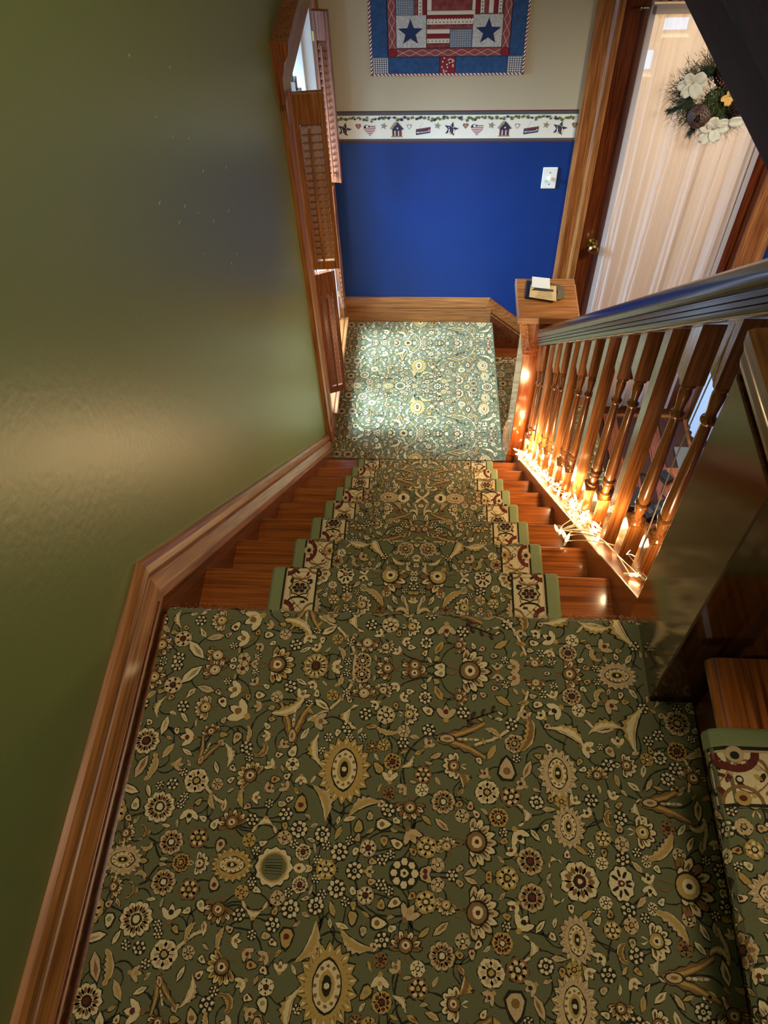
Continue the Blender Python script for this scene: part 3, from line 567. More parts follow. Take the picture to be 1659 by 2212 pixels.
def motif(k_, r, q):
    """polygons (points, colour, layer) of one motif round the origin, pointing to +x; q is its own random source"""
    L = []; E = L.append
    if k_ in 'RS':
        n = 6 if k_ == 'S' else q.choice((8, 9, 10, 12) if r > .02 else (5, 6, 7))
        E((blob(n*6, lambda a: r*(.80+.26*abs(math.cos(n*a/2))), 0, 0), BLK, 0))
        c1, c2 = q.choice(((CRM, BRN), (GLD, CRM), (TAN, CRM), (GLD, BUR), (TAN, BRN), (BRN, CRM))) if k_ == 'R' else (CRM, TAN)
        for i in range(n):
            a = 2*PI*i/n; w_ = .60*PI/n*r
            P = lambda rr, ww: [(rr[0]*r, 0), (rr[1]*r, ww), (rr[2]*r, ww*.9), (rr[3]*r, 0), (rr[2]*r, -ww*.9), (rr[1]*r, -ww)]
            rt = lambda p: [(x*math.cos(a)-y*math.sin(a), x*math.sin(a)+y*math.cos(a)) for x, y in p]
            E((rt(P((.22, .5, .85, .98), w_*1.35)), c1, 1))
            if r > .013: E((rt(P((.38, .5, .66, .78), w_*.6)), c2, 2))
            if r > .016: E((rt([(r*.3, -.012*r), (r*.8, 0), (r*.3, .012*r)]), BLK, 3))
        E((blob(10, lambda a: r*.34), BLK if r > .01 else BUR, 3)); E((blob(8, lambda a: r*.22), q.choice((BUR, GLD, CRM)), 4))
        if r > .03: E((blob(12, lambda a: r*.12), CRM, 5))
    elif k_ == 'D':
        n = 8 if r > .012 else 6
        E((blob(24, lambda a: r*1.02), BLK, 0))
        for i in range(n): a = 2*PI*i/n; E((blob(6, lambda t: r*.25, r*.70*math.cos(a), r*.70*math.sin(a)), CRM, 1))
        E((blob(7, lambda a: r*.27), CRM, 1)); E((blob(5, lambda a: r*.12), BLK, 2))
    elif k_ in 'PQ':
        n = 9 if k_ == 'P' else 7; c0 = q.choice((TAN, GLD, BRN)) if k_ == 'P' else CRM
        for i in range(n):
            a = (i-(n-1)/2)*(2.5/(n-1))*1.15; ln = r*(1.0-.10*abs(i-(n-1)/2)/n*2)
            def pet(l0, l1, w_): 
                p = [(l0, -w_*.3), (l1*.75, -w_), (l1*.93, -w_*.6), (l1, 0), (l1*.93, w_*.6), (l1*.75, w_), (l0, w_*.3)]
                return [(x*math.cos(a)-y*math.sin(a)-r*.25, x*math.sin(a)+y*math.cos(a)) for x, y in p]
            w_ = r*1.25/n
            E((pet(0, ln*1.18, w_*1.45), BLK, 0)); E((pet(0, ln*1.1, w_*1.12), CRM if i % 2 else c0, 1)); 
            if r > .014: E((pet(.1*r, ln*.92, w_*.5), c0 if i % 2 else BRN, 2)); E((pet(.3*r, ln*.84, w_*.12), BLK, 2.5))
            if r > .028: E((pet(0, ln*.70, w_*.95), BLK, 2.7)); E((pet(0, ln*.66, w_*.75), TAN if i % 2 else CRM, 2.9))
        E((blob(16, lambda a: r*.46*(1+.25*math.cos(a)), -.12*r), BLK, 3)); E((blob(16, lambda a: r*.39*(1+.25*math.cos(a)), -.12*r), q.choice((BRN, GLD, TAN)), 4))
        E((blob(12, lambda a: r*.22*(1+.5*math.cos(a)), -.10*r), CRM, 5)); E((blob(8, lambda a: r*.10, 0), q.choice((BUR, BLK)), 6))
        for s_ in (-1, 1): E(([(-.45*r, 0), (-.75*r, s_*.22*r), (-.95*r, s_*.16*r), (-.7*r, s_*.08*r)], CRM if k_ == 'Q' else BRN, 2))
    elif k_ == 'T':
        for s_, c in ((1.12, BLK), (.95, q.choice((CRM, CRM, TAN)))):
            lay = 0 if c == BLK else 1
            for a in (-.75, 0, .75):
                p = [(-.5*r, -.16*r*s_), (.2*r, -.34*r*s_), (.75*r*s_, -.2*r), (.98*r*s_, 0), (.75*r*s_, .2*r), (.2*r, .34*r*s_), (-.5*r, .16*r*s_)]
                E(([((x+.4*r)*math.cos(a)-y*math.sin(a)-.4*r, (x+.4*r)*math.sin(a)+y*math.cos(a)) for x, y in p], c, lay+(1 if a == 0 and lay else 0)*0+(.2 if a == 0 else 0)))
        E((blob(8, lambda a: r*.24*(1+.6*math.cos(a)), .08*r), q.choice((BUR, GLD, BLK, BRN)), 3))
        E((blob(8, lambda a: r*.26, -.62*r, 0), q.choice((GLD, BRN)), 2))
    elif k_ == 'B':
        c = q.choice((CRM, GLD, TAN, CRM)); E((blob(10, lambda a: r*(1+.15*math.cos(3*a)), 0, 0, 0, 1.1, .78), BLK, 0)); E((blob(10, lambda a: r*.78*(1+.15*math.cos(3*a)), 0, 0, 0, 1.1, .76), c, 1))
        E((blob(7, lambda a: r*.32, -.1*r), q.choice((BRN, BUR, SAG)), 2))
    elif k_ == 'L':
        out = [(-r, 0), (-.4*r, .36*r), (.3*r, .36*r), (r, 0), (.35*r, -.30*r), (-.4*r, -.30*r)]
        E(([(x*1.12, y*1.25) for x, y in out], BLK, 0)); E((out, q.choice((CRM, GLD, TAN)), 1)); E(([(-.5*r, 0), (.2*r, .14*r), (.7*r, 0), (.2*r, -.14*r)], q.choice((BRN, SAG, GLD)), 2))
    elif k_ in 'FC':
        c0, c1 = q.choice(((TAN, GLD), (GLD, BRN), (GLD, CRM), (TAN, CRM))); bend = (1.5 if k_ == 'C' else .7)*q.choice((-1, 1)); n = 12
        sp = []; 
        for i in range(n+1): t = i/n*2-1; a = bend*t; sp.append((r*math.sin(a)/abs(bend), r*(1-math.cos(a))/bend, a))
        def band(w0, teeth, shift=0):
            A, B = [], []
            for i, (x, y, a) in enumerate(sp):
                w_ = w0*r*(math.sin(PI*(i+.6)/(n+1.2))**.7); nx, ny = -math.sin(a), math.cos(a)
                A.append((x+nx*w_*(1.25 if i % 2 and teeth else .8), y+ny*w_*(1.25 if i % 2 and teeth else .8))); B.append((x-nx*w_*.55, y-ny*w_*.55))
            return A, B
        for w0, c, ly in ((.40, BLK, 0), (.31, c0, 1), (.15, c1, 2)):
            A, B = band(w0, True)
            for i in range(n): E(([A[i], A[i+1], B[i+1], B[i]], c, ly))
        A, B = band(.31, False)
        for i in range(1, n-1): E(([B[i], B[i+1], (B[i+1][0]*.8+sp[i+1][0]*.2, B[i+1][1]*.8+sp[i+1][1]*.2), (B[i][0]*.8+sp[i][0]*.2, B[i][1]*.8+sp[i][1]*.2)], CRM, 3))
    elif k_ == 'M':
        E((blob(72, lambda a: r*(.98+.10*math.cos(18*a)), 0, 0, 0, 1.1, .86), BLK, 0)); E((blob(72, lambda a: r*(.93+.10*math.cos(18*a)), 0, 0, 0, 1.1, .86), q.choice((TAN, GLD)), 1))
        for i in range(36):
            a = 2*PI*(i+.5)/36; r0, r1 = (.72, .99) if i % 2 else (.70, .86); x0, y0, x1, y1 = r0*r*1.1*math.cos(a), r0*r*.86*math.sin(a), r1*r*1.1*math.cos(a+.05), r1*r*.86*math.sin(a+.05); E(([(x0-.014*r, y0), (x0+.014*r, y0+.01*r), (x1, y1)], BLK if i % 2 else BRN, 2))
        for i in range(18): a = 2*PI*(i)/18; E((blob(6, lambda t: r*.055, r*.93*math.cos(a), r*.73*math.sin(a), a, 1.5, .6), CRM, 2.3))
        E((blob(20, lambda a: r*.66*(1-.18*abs(math.sin(a))), 0, 0, 0, 1.1, .8), BLK, 3)); E((blob(20, lambda a: r*.60*(1-.18*abs(math.sin(a))), 0, 0, 0, 1.1, .8), CRM, 4))
        for i in range(12): a = 2*PI*i/12; E((blob(5, lambda t: r*.06, r*.50*math.cos(a), r*.35*math.sin(a)), BRN, 5))
        E((blob(16, lambda a: r*.38*(1-.25*abs(math.sin(a))), 0, 0, 0, 1.1, .8), GLD, 5)); E((blob(10, lambda a: r*.20, 0, 0, 0, 1.4, .7), BLK, 6)); E((blob(6, lambda a: r*.09), CRM, 7))
    elif k_ == 'W':
        E((blob(40, lambda a: r*(1+.08*math.cos(12*a))), BLK, 0)); E((blob(40, lambda a: r*(.93+.07*math.cos(12*a))), CRM, 1)); E((blob(24, lambda a: r*.74), GLD, 2)); E((blob(24, lambda a: r*.64), BASE, 3))
        for i in range(5): y = (-.3+.15*i)*r; E(([(-.45*r, y), (.45*r, y+.05*r), (.45*r, y+.10*r), (-.45*r, y+.05*r)], BLK, 4))
    elif k_ == 'A':
        for s_ in (-1, 1):
            n = 9; sp = [((-.8+1.8*i/n)*r, s_*(.06+.62*(i/n)**2)*r) for i in range(n+1)]
            for w0, c, ly in ((.20, BLK, 0), (.155, BRN, 1), (.07, GLD, 2)):
                A = [(x, y+s_*w0*r*(.5+.6*math.sin(PI*i/n))*(1.3 if i % 2 and ly < 2 else .9)) for i, (x, y) in enumerate(sp)]; B = [(x, y-s_*w0*r*(.6+.1*(i % 2))) for i, (x, y) in enumerate(sp)]
                for i in range(n): E(([A[i], A[i+1], B[i+1], B[i]], c, ly))
        for i in range(4): x = (.05+.2*i)*r; E((blob(7, lambda a: r*.085, x, 0, 0, 1.5, .7), CRM if i % 2 else TAN, 3))
        E((blob(12, lambda a: r*.20, -.45*r, 0, 0, 1.7, .9), BLK, 3)); E((blob(12, lambda a: r*.165, -.45*r, 0, 0, 1.7, .9), TAN, 4)); E((blob(8, lambda a: r*.08, -.45*r, 0, 0, 1.7, .8), BRN, 5))
    elif k_ == 'N':
        for i in range(7):
            x = (-1+i/3)*r; s_ = 1 if i % 2 else -1; a = s_*.8
            for w_, c, ly in ((1, BLK, 0), (.66, q.choice((CRM, BUR, GLD)), 1)): E((blob(8, lambda t: r*.2*w_, x+.18*r, s_*.2*r, a, 1.4, .62), c, ly))
        E(([(-r, -.03*r), (r, -.03*r), (r, .03*r), (-r, .03*r)], BLK, 0))
    elif k_ == 'E':
        E((blob(40, lambda a: r*(1+.06*math.cos(10*a)), 0, 0, 0, .82, 1.1), BLK, 0)); E((blob(40, lambda a: r*(.92+.06*math.cos(10*a)), 0, 0, 0, .82, 1.1), CRM, 1))
        for i in range(8): a = 2*PI*i/8+.2; E((blob(6, lambda t: r*.2, r*.46*math.cos(a), r*.6*math.sin(a), a, 1.3, .55), BLK, 2))
        E((blob(8, lambda a: r*.22), BUR, 3)); E((blob(6, lambda a: r*.1), CRM, 4))
    return L
FIELD = []                                          # polygons of one repeat: (points, colour, layer, centre)
for i, (k_, x, y, r, a) in enumerate(base):
    q = random.Random(int(x*7919+y*104729*10)); ca, sa = math.cos(a), math.sin(a)
    for pts, c, ly in motif(k_, r, q): FIELD.append(([(x+px*ca-py*sa, y+px*sa+py*ca) for px, py in pts], c, ly+1+(i % 5)*.12))
for i, (xa, ya, xb, yb, cv) in enumerate(stems):
    n = max(4, int(math.hypot(xb-xa, yb-ya)/.006)); pp = []
    for j in range(n+1):
        t = j/n; off = cv*4*t*(1-t)*.35; pp.append((xa+(xb-xa)*t-(yb-ya)*off, ya+(yb-ya)*t+(xb-xa)*off))
    for j in range(n):
        (x1, y1), (x2, y2) = pp[j], pp[j+1]; d = math.hypot(x2-x1, y2-y1)+1e-9; nx, ny = -(y2-y1)/d*.0011, (x2-x1)/d*.0011
        FIELD.append(([(x1+nx, y1+ny), (x2+nx, y2+ny), (x2-nx, y2-ny), (x1-nx, y1-ny)], BLK, .3))
VINES = '''t-199,721>-168,710>-152,690>-141,650>-142,612>-171,569>-217,538;b-233,440>-241,424>-266,384>-325,378;b-116,542>-92,554>-44,563;b-36,429>-40,455>-31,489>-1,518>26,518;b-84,584>-46,615>-11,628>25,629;b-74,672>-37,654>25,645>35,635;b-346,720>-317,705>-272,702>-235,703>-177,726;b-325,556>-292,574>-228,575>-192,567;b-155,354>-140,373>-139,399;b-16,333>15,337>47,337>66,336;b-130,322>-105,338>-81,354;b-205,286>-184,290>-140,289;b-9,289>22,291>53,289;t23,758>79,751>134,736>148,704;b-385,753>-368,741>-346,720>-331,696;b-242,639>-201,660>-193,692;b-95,737>-91,721>-76,717;b-344,519>-335,505>-329,491;t133,757>157,725>174,681>185,662;t184,609>176,586>157,546>126,520>85,504;b199,561>217,527>246,511;t437,508>450,485>451,462>445,436;b302,352>318,332>339,310>367,294;b368,436>385,462>406,473>429,477;b284,717>313,722>341,715>356,691;t283,557>308,537>343,549;b178,631>206,628>235,633;b332,450>336,431>360,419;b133,360>159,361>197,369;b216,284>192,286>161,282;b380,627>389,590>368,533;t449,404>464,384>454,344;b381,583>412,606>437,592;b281,397>291,367>307,350>325,341;b-504,356>-477,365;b-453,317>-435,292>-414,286;b-478,240>-458,248>-426,274>-394,287;t-382,412>-360,392>-341,385;b-463,324>-445,315;b-415,473>-392,496>-382,530'''
for t in VINES.split(';'):
    kd = t[0]; cp = [tuple(float(q)/1000 for q in p.split(',')) for p in t[1:].split('>')]
    cp = [(2*cp[0][0]-cp[1][0], 2*cp[0][1]-cp[1][1])]+cp+[(2*cp[-1][0]-cp[-2][0], 2*cp[-1][1]-cp[-2][1])]
    P = []
    for i in range(1, len(cp)-2):
        for j in range(8):
            t_ = j/8; P.append(tuple(.5*(2*cp[i][k]+(-cp[i-1][k]+cp[i+1][k])*t_+(2*cp[i-1][k]-5*cp[i][k]+4*cp[i+1][k]-cp[i+2][k])*t_*t_+(-cp[i-1][k]+3*cp[i][k]-3*cp[i+1][k]+cp[i+2][k])*t_**3) for k in (0, 1)))
    P.append(cp[-2])
    for w_, c, ly in (((.0042, BLK, .4), (.0030, TAN, .9), (.0011, CRM, 1.2)) if kd == 't' else ((.0014, BLK, .4),)):
        for (x1, y1), (x2, y2) in zip(P, P[1:]):
            d = math.hypot(x2-x1, y2-y1)+1e-9; nx, ny = -(y2-y1)/d*w_, (x2-x1)/d*w_; FIELD.append(([(x1+nx, y1+ny), (x2+nx, y2+ny), (x2-nx, y2-ny), (x1-nx, y1-ny)], c, ly))
# hand-woven wobble, and every shape cut at the mirror lines of the repeat
def wob(p): return (p[0]+.0005*math.sin(p[0]*2300+p[1]*1700)+.0004*math.sin(p[1]*3900), p[1]+.0005*math.sin(p[0]*1900-p[1]*2500)+.0004*math.sin(p[0]*4100))
def cliprect(P, u0, u1, v0, v1):
    for ax, lim, sg in ((0, u0, 1), (0, u1, -1), (1, v0, 1), (1, v1, -1)):
        o = []
        for i in range(len(P)):
            a, c = P[i], P[(i+1) % len(P)]; ia, ic = (a[ax]-lim)*sg >= 0, (c[ax]-lim)*sg >= 0
            if ia: o.append(a)
            if ia != ic: t = (lim-a[ax])/(c[ax]-a[ax]); o.append((a[0]+t*(c[0]-a[0]), a[1]+t*(c[1]-a[1])))
        P = o
        if len(P) < 3: return []
    return P
FIELD = [(cliprect([wob(p) for p in pts], UL, UR, MIR0, MIR1), c, ly) for pts, c, ly in FIELD]
FIELD = [f for f in FIELD if len(f[0]) > 2]
PU, PV = UR-UL, MIR1-MIR0
def field(u0, u1, v0, v1, map_, inside=None, lift=.00035, du=0, dv=0, sc=1.0):
    """lay mirrored repeats of the pattern over u0..u1, v0..v1 and return an MB"""
    b = MB(); U0, U1 = u0/sc-du, u1/sc-du; V0, V1 = v0/sc-dv, v1/sc-dv
    for iu in range(math.floor((U0-UL)/PU), math.floor((U1-UL)/PU)+1):
        for iv in range(math.floor((V0-MIR0)/PV), math.floor((V1-MIR0)/PV)+1):
            fu, fv = iu % 2, iv % 2
            for pts, c, ly in FIELD:
                P = []
                for x, y in pts:
                    u = (UL+iu*PU+(x-UL)) if not fu else (UL+(iu+1)*PU-(x-UL)); v = (MIR0+iv*PV+(y-MIR0)) if not fv else (MIR0+(iv+1)*PV-(y-MIR0))
                    P.append(((u+du)*sc, (v+dv)*sc))
                if min(p[0] for p in P) > u1 or max(p[0] for p in P) < u0 or min(p[1] for p in P) > v1 or max(p[1] for p in P) < v0: continue
                if min(p[0] for p in P) < u0 or max(p[0] for p in P) > u1 or min(p[1] for p in P) < v0 or max(p[1] for p in P) > v1: P = cliprect(P, u0, u1, v0, v1)
                if len(P) < 3: continue
                if inside and not all(inside(*p) for p in P): continue
                b.add([map_(p[0], p[1], ly*lift+lift) for p in P], [tuple(range(len(P)))], c)
    return b
def pathmap(path):                                   # path: list of (a,b) in a vertical plane -> sampled position and normal
    acc = [0]
    for i in range(1, len(path)): acc.append(acc[-1]+math.hypot(path[i][0]-path[i-1][0], path[i][1]-path[i-1][1]))
    nn = []
    for i in range(len(path)):
        a = path[max(i-1, 0)]; c = path[min(i+1, len(path)-1)]; d = math.hypot(c[0]-a[0], c[1]-a[1])+1e-9; nn.append((-(c[1]-a[1])/d, (c[0]-a[0])/d))
    import bisect
    def f(s):
        s = min(max(s, 0), acc[-1]-1e-6); i = max(0, bisect.bisect_right(acc, s)-1); i = min(i, len(path)-2); t = (s-acc[i])/(acc[i+1]-acc[i]+1e-9)
        A, B, N, M = path[i], path[i+1], nn[i], nn[i+1]
        return A[0]+(B[0]-A[0])*t, A[1]+(B[1]-A[1])*t, N[0]+(M[0]-N[0])*t, N[1]+(M[1]-N[1])*t
    return f, acc

# upper landing carpet, wrapped over the nosing
cl = empty('landing_carpet', (-.05, .2, 0), 'olive green floral broadloom carpet covering the upper landing in the foreground', 'carpet')
yn = Y0; path = [(-1.4, 0), (yn-.022, 0)]+[(yn-.022+.022*math.sin(a), -.022+.022*math.cos(a)) for a in [PI*i/8 for i in range(1, 9)]]+[(yn-.030, -.05)]
pf, acc = pathmap(path)
CL0, CL1, CN = -.522, .403, .478
def m_land(u, v, h):
    y, z, ny, nz = pf(v+1.4); return (u, y+ny*h, z+nz*h)
b = MB()
def strip(b, u0, u1, s0, s1, pf, acc, mk, m=0, th=.012):
    ss = [s0]+[s for s in acc if s0+1e-4 < s < s1-1e-4]+[s1]
    secs = []
    for s in ss: secs.append([mk(u0, s, 0), mk(u1, s, 0), mk(u1, s, -th), mk(u0, s, -th)])
    b.sweep(secs, m)
strip(b, CL0, CL1, 0, acc[-1], pf, acc, lambda u, s, h: m_land(u, s-1.4, h))
b.box((CL1, -1.4, -.012), (CN, .598, 0)); b.build('carpet_ground', C_BASE, cl)
def ins(u, v): return u < CL1+.001 or v < .600
b = field(CL0, CN, -.30, Y0+.030, m_land, ins); b.build('woven_flowers', CP, cl)
# a little frayed pile along the nosing
b = MB(); random.seed(21)
for _ in range(900):
    x = random.uniform(CL0, CL1) if random.random() < .4 else random.uniform(.0, CL1); y = Y0+random.uniform(-.012, .002); l = random.uniform(.003, .008); a = random.uniform(0, PI)
    z = random.uniform(-.006, .001)
    b.add([(x, y, z), (x+.0006, y, z), (x+l*math.cos(a), y+l*.5, z+l*.5*random.random())], [(0, 1, 2)])
b.build('frayed_pile', pile('frayed', (196, 170, 128)), cl)['kind'] = 'stuff'

# stair runner over the eight treads
rn = empty('stair_runner', (-.04, 1.7, -.9), 'floral green stair runner with cream scroll borders and olive binding down the stairs', 'carpet runner')
path = []
R_ = .019; off = .006
for k_ in range(0, 9):
    zt = -k_*RISE+off; ynk = Y0+k_*RUN+.004; ykb = Y0+(k_-1)*RUN-.024
    if k_ > 0: path += [(ykb+.012, zt+.006), (ykb+.02, zt)]; path += [(ynk-R_, zt)]
    if k_ > 0: path += [(ynk-R_+R_*math.sin(a), zt-R_+R_*math.cos(a)) for a in [PI*i/6 for i in range(1, 7)]]; path += [(ynk-.030, zt-.045)]
    else: path += [(Y0-.022, -.06)]
    if k_ == 8: path += [(ynk-.030, zt-RISE+.02)]
rf, racc = pathmap(path)
RX0, RX1 = -.372, .296
def m_run(u, s, h):
    y, z, ny, nz = rf(s); return (u, y+ny*h, z+nz*h)
LEN = racc[-1]; BW = .030; BB = .110
b = MB(); strip(b, RX0+BW, RX1-BW, 0, LEN, rf, racc, m_run, 0, .007); b.build('runner_ground', C_BASE, rn)
b = field(RX0+BB, RX1-BB, 0, LEN, m_run, lift=.0004, du=-.038-UR, dv=.07); b.build('woven_field', CP, rn)
def border(b, mk, ulo, uhi, s0, s1, side):
    """cream scroll border between ulo (outer) and uhi (inner) for s0..s1"""
    wd = uhi-ulo; L = lambda t: ulo+wd*t if side < 0 else uhi-wd*t      # t=0 outer edge
    def q(poly, c, ly):                                                  # poly in (t, s)
        for_ = [mk(L(t), min(max(s, s0), s1), .0004+ly*.0004) for t, s in poly]; b.add(for_, [tuple(range(len(for_)))], c)
    ds = .012; n = int((s1-s0)/ds)
    for i in range(n):
        a, c = s0+i*ds, s0+(i+1)*ds
        q([(0, a), (.06, a), (.06, c), (0, c)], BLK, 1); q([(.06, a), (.94, a), (.94, c), (.06, c)], CRM, 0); q([(.94, a), (1, a), (1, c), (.94, c)], BLK, 1)
        q([(.06, a), (.10, a), (.10, c), (.06, c)], TAN, 1)
    rq = random.Random(77)
    for i in range(int((s1-s0)/.0075)):                 # small scattered buds and comma strokes
        cs, ct = s0+rq.uniform(0, s1-s0), rq.uniform(.16, .86); n_ = 6; a0 = rq.random()*6.28; rr = rq.uniform(.003, .0055); col_ = rq.choice((BUR, BRN, GLD, BLK, TAN, BUR))
        q([(ct+rr*1.6/wd*math.cos(a)*math.cos(a0)-rr*.8/wd*math.sin(a)*math.sin(a0), cs+rr*1.6*math.cos(a)*math.sin(a0)+rr*.8*math.sin(a)*math.cos(a0)) for a in [2*PI*j/n_ for j in range(n_)]], col_, 1.6)
    for sg_, ph_ in ((1, 0), (-1, PI)):                  # thin wavy brown tendrils
        n_ = int((s1-s0)/.006)
        for i in range(n_):
            sa_, sb_ = s0+i*.006, s0+(i+1)*.006; ta_, tb_ = .5+.27*math.sin(sa_*46.5+ph_), .5+.27*math.sin(sb_*46.5+ph_)
            q([(ta_-.014, sa_), (ta_+.014, sa_), (tb_+.014, sb_), (tb_-.014, sb_)], BRN, 1.3)
    per = .135; s = s0-.02; fl_ = 0
    while s < s1:
        c = s+per/2
        def bl(n, rt, rs, ct, cs, col, ly, am=0, nn_=0): q([(ct+rt*(1+am*math.cos(nn_*a))*math.cos(a), cs+rs*(1+am*math.cos(nn_*a))*math.sin(a)) for a in [2*PI*i/n for i in range(n)]], col, ly)
        if s0 < c < s1:
            bl(24, .30, .020, .50, c, BLK, 2, .10, 8); bl(24, .26, .0175, .50, c, TAN, 3, .10, 8)
            for i in range(6): a = 2*PI*i/6; bl(6, .075, .005, .5+.15*math.cos(a), c+.0095*math.sin(a), BLK, 4)
            bl(8, .08, .005, .5, c, BUR, 5)
        c2 = s
        if s0 < c2 < s1:
            for i in range(10):                    # burgundy scalloped half rings on the outer side
                a0, a1 = -PI/2+PI*i/10, -PI/2+PI*(i+1)/10
                w_ = 1+.12*(i % 2)
                q([(.10+.34*math.cos(a0), c2+.036*math.sin(a0)), (.10+.34*math.cos(a1), c2+.036*math.sin(a1)), (.10+.20*math.cos(a1)*w_, c2+.024*math.sin(a1)), (.10+.20*math.cos(a0)*w_, c2+.024*math.sin(a0))], BUR, 3)
                q([(.94-.30*math.cos(a0), c2+.030*math.sin(a0)), (.94-.30*math.cos(a1), c2+.030*math.sin(a1)), (.94-.25*math.cos(a1), c2+.025*math.sin(a1)), (.94-.25*math.cos(a0), c2+.025*math.sin(a0))], BRN, 3)
            bl(14, .14, .014, .14, c2, TAN, 4); bl(8, .07, .007, .16, c2, BLK, 5); bl(12, .12, .012, .86, c2, GLD, 4); bl(8, .05, .006, .86, c2, BUR, 5)
            bl(10, .07, .006, .56, c2, BLK, 4); bl(10, .04, .004, .56, c2, CRM, 5)
        for sg in (-1, 1):
            cc = s+per/2+sg*.034
            if s0 < cc < s1:
                for i in range(8):
                    a0, a1 = PI*i/8, PI*(i+1)/8
                    q([(.5+.30*math.cos(a0), cc-sg*.013*math.sin(a0)), (.5+.30*math.cos(a1), cc-sg*.013*math.sin(a1)), (.5+.25*math.cos(a1), cc-sg*.008*math.sin(a1)), (.5+.25*math.cos(a0), cc-sg*.008*math.sin(a0))], BRN if sg > 0 else BLK, 3)
        s += per
for side, lo, hi in ((-1, RX0+BW, RX0+BB), (1, RX1-BB, RX1-BW)):
    b = MB(); border(b, m_run, lo, hi, 0, LEN, side); b.build('scroll_border', CP, rn)
for lo, hi in ((RX0, RX0+BW), (RX1-BW, RX1)):
    b = MB()
    ss = racc; mid = (lo+hi)/2; outer = lo if lo == RX0 else hi; inner = hi if lo == RX0 else lo
    sg = 1 if outer < inner else -1
    pr = [(inner, .0015), (outer+sg*.006, .0015), (outer+sg*.001, -.002), (outer, -.006), (outer+sg*.002, -.007), (inner, -.007)]
    b.sweep([[m_run(u, s, h) for u, h in pr] for s in ss]); b.build('binding', bind_m, rn)

# lower landing carpet
cm = empty('landing_carpet', (-.1, 3.3, LZ), 'grey-green floral carpet on the lower landing, washed with window daylight', 'carpet')
b = MB(); yl0 = yb9-.045
b.add([(-.538, yl0, LZ-.012), (.372, yl0, LZ-.012), (.342, YF-.028, LZ-.012), (-.538, YF-.028, LZ-.012), (-.538, yl0, LZ), (.372, yl0, LZ), (.342, YF-.028, LZ), (-.538, YF-.028, LZ)], [(0,3,2,1),(4,5,6,7),(0,1,5,4),(1,2,6,5),(2,3,7,6),(3,0,4,7)])
b.add([(.372, yl0, LZ), (.342, YF-.028, LZ), (.35, YF-.028, LZ-.04), (.38, yl0, LZ-.04)], [(0, 1, 2, 3)])
b.build('carpet_ground', C_BASE, cm)
b = field(-.536, .37, yl0, YF-.03, lambda u, v, h: (u, v, LZ+h), inside=lambda u, v: u < .370-(v-yl0)*.028, lift=.0004, du=.05, dv=.12); b.build('woven_flowers', CP, cm)

# runner on the lower flight
lr = empty('stair_runner', (.5, 3.3, LZ-.2), 'shadowed floral runner on the lower steps beyond the newel post', 'carpet runner')
path = [(.335, LZ-.06)]
for k_ in range(1, 4):
    zt = LZ-k_*RISE+.006; xn = .36+k_*.235; path += [(xn-.25, zt+.004), (xn-.24, zt), (xn-.018, zt), (xn, zt-.012), (xn-.012, zt-.035)]
gf, gacc = pathmap(path)
def m_lr(u, s, h):
    x, z, nx, nz = gf(s); return (x+nx*h, u, z+nz*h)
b = MB(); strip(b, 3.02, 3.74, 0, gacc[-1], gf, gacc, m_lr, 0, .006); b.build('runner_ground', C_BASE, lr)
b = field(3.08, 3.68, 0, gacc[-1], m_lr); b.build('woven_field', CP, lr)
b = MB(); border(b, m_lr, 3.03, 3.085, 0, gacc[-1], -1); border(b, m_lr, 3.68, 3.735, 0, gacc[-1], 1); b.build('scroll_border', CP, lr)

# runner on the upper step: runs to the right, nose towards -x
ur = empty('stair_runner', (.6, .1, RISE), 'bound floral runner wrapped over the single step at the right edge', 'carpet runner')
xn = .416; zt = RISE+.008
path = [(.484-.004, .004), (.478, .05), (.472, zt-.075), (.455, zt-.048), (xn+.006, zt-.036), (xn, zt-.022), (xn+.006, zt-.008), (xn+.022, zt), (.70, zt)]
path = path[::-1]                                   # run from the back edge to the nose so that normals face out
path = [(-x, z) for x, z in path]
uff, uacc = pathmap(path)
ULEN = uacc[-1]
def m_ur(u, s, h):
    x, z, nx, nz = uff(s); return (-(x+nx*h), u, z+nz*h)
YE = .468
b = MB(); strip(b, -.45, YE-.030, 0, ULEN, uff, uacc, m_ur, 0, .007); b.build('runner_ground', C_BASE, ur)
b = field(-.3, YE-.118, 0, ULEN, m_ur, dv=.03, lift=.0004); b.build('woven_field', CP, ur)
b = MB(); border(b, m_ur, YE-.118, YE-.030, 0, ULEN, 1); b.build('scroll_border', CP, ur)
b = MB(); pr = [(YE-.030, .0015), (YE-.006, .0015), (YE-.001, -.002), (YE, -.007), (YE-.030, -.007)]
b.sweep([[m_ur(u, s, h) for u, h in pr] for s in uacc]); b.build('binding', bind_m, ur)
b = MB(); random.seed(31)
for _ in range(2600):
    s = random.uniform(ULEN-.20, ULEN-.03); y = random.uniform(-.25, YE-.05); p = Vector(m_ur(y, s, .0008)); d = Vector((random.uniform(-1, .2), random.uniform(-1, 1), random.uniform(-.5, .8))).normalized()*random.uniform(.003, .007)
    b.add([p, p+Vector((0, .0012, 0)), p+d], [(0, 1, 2)])
b.build('lit_rim_fuzz', lit_rim_m, ur)['kind'] = 'stuff'  # fuzz coloured blue-grey to paint the light catching the rounded nosing

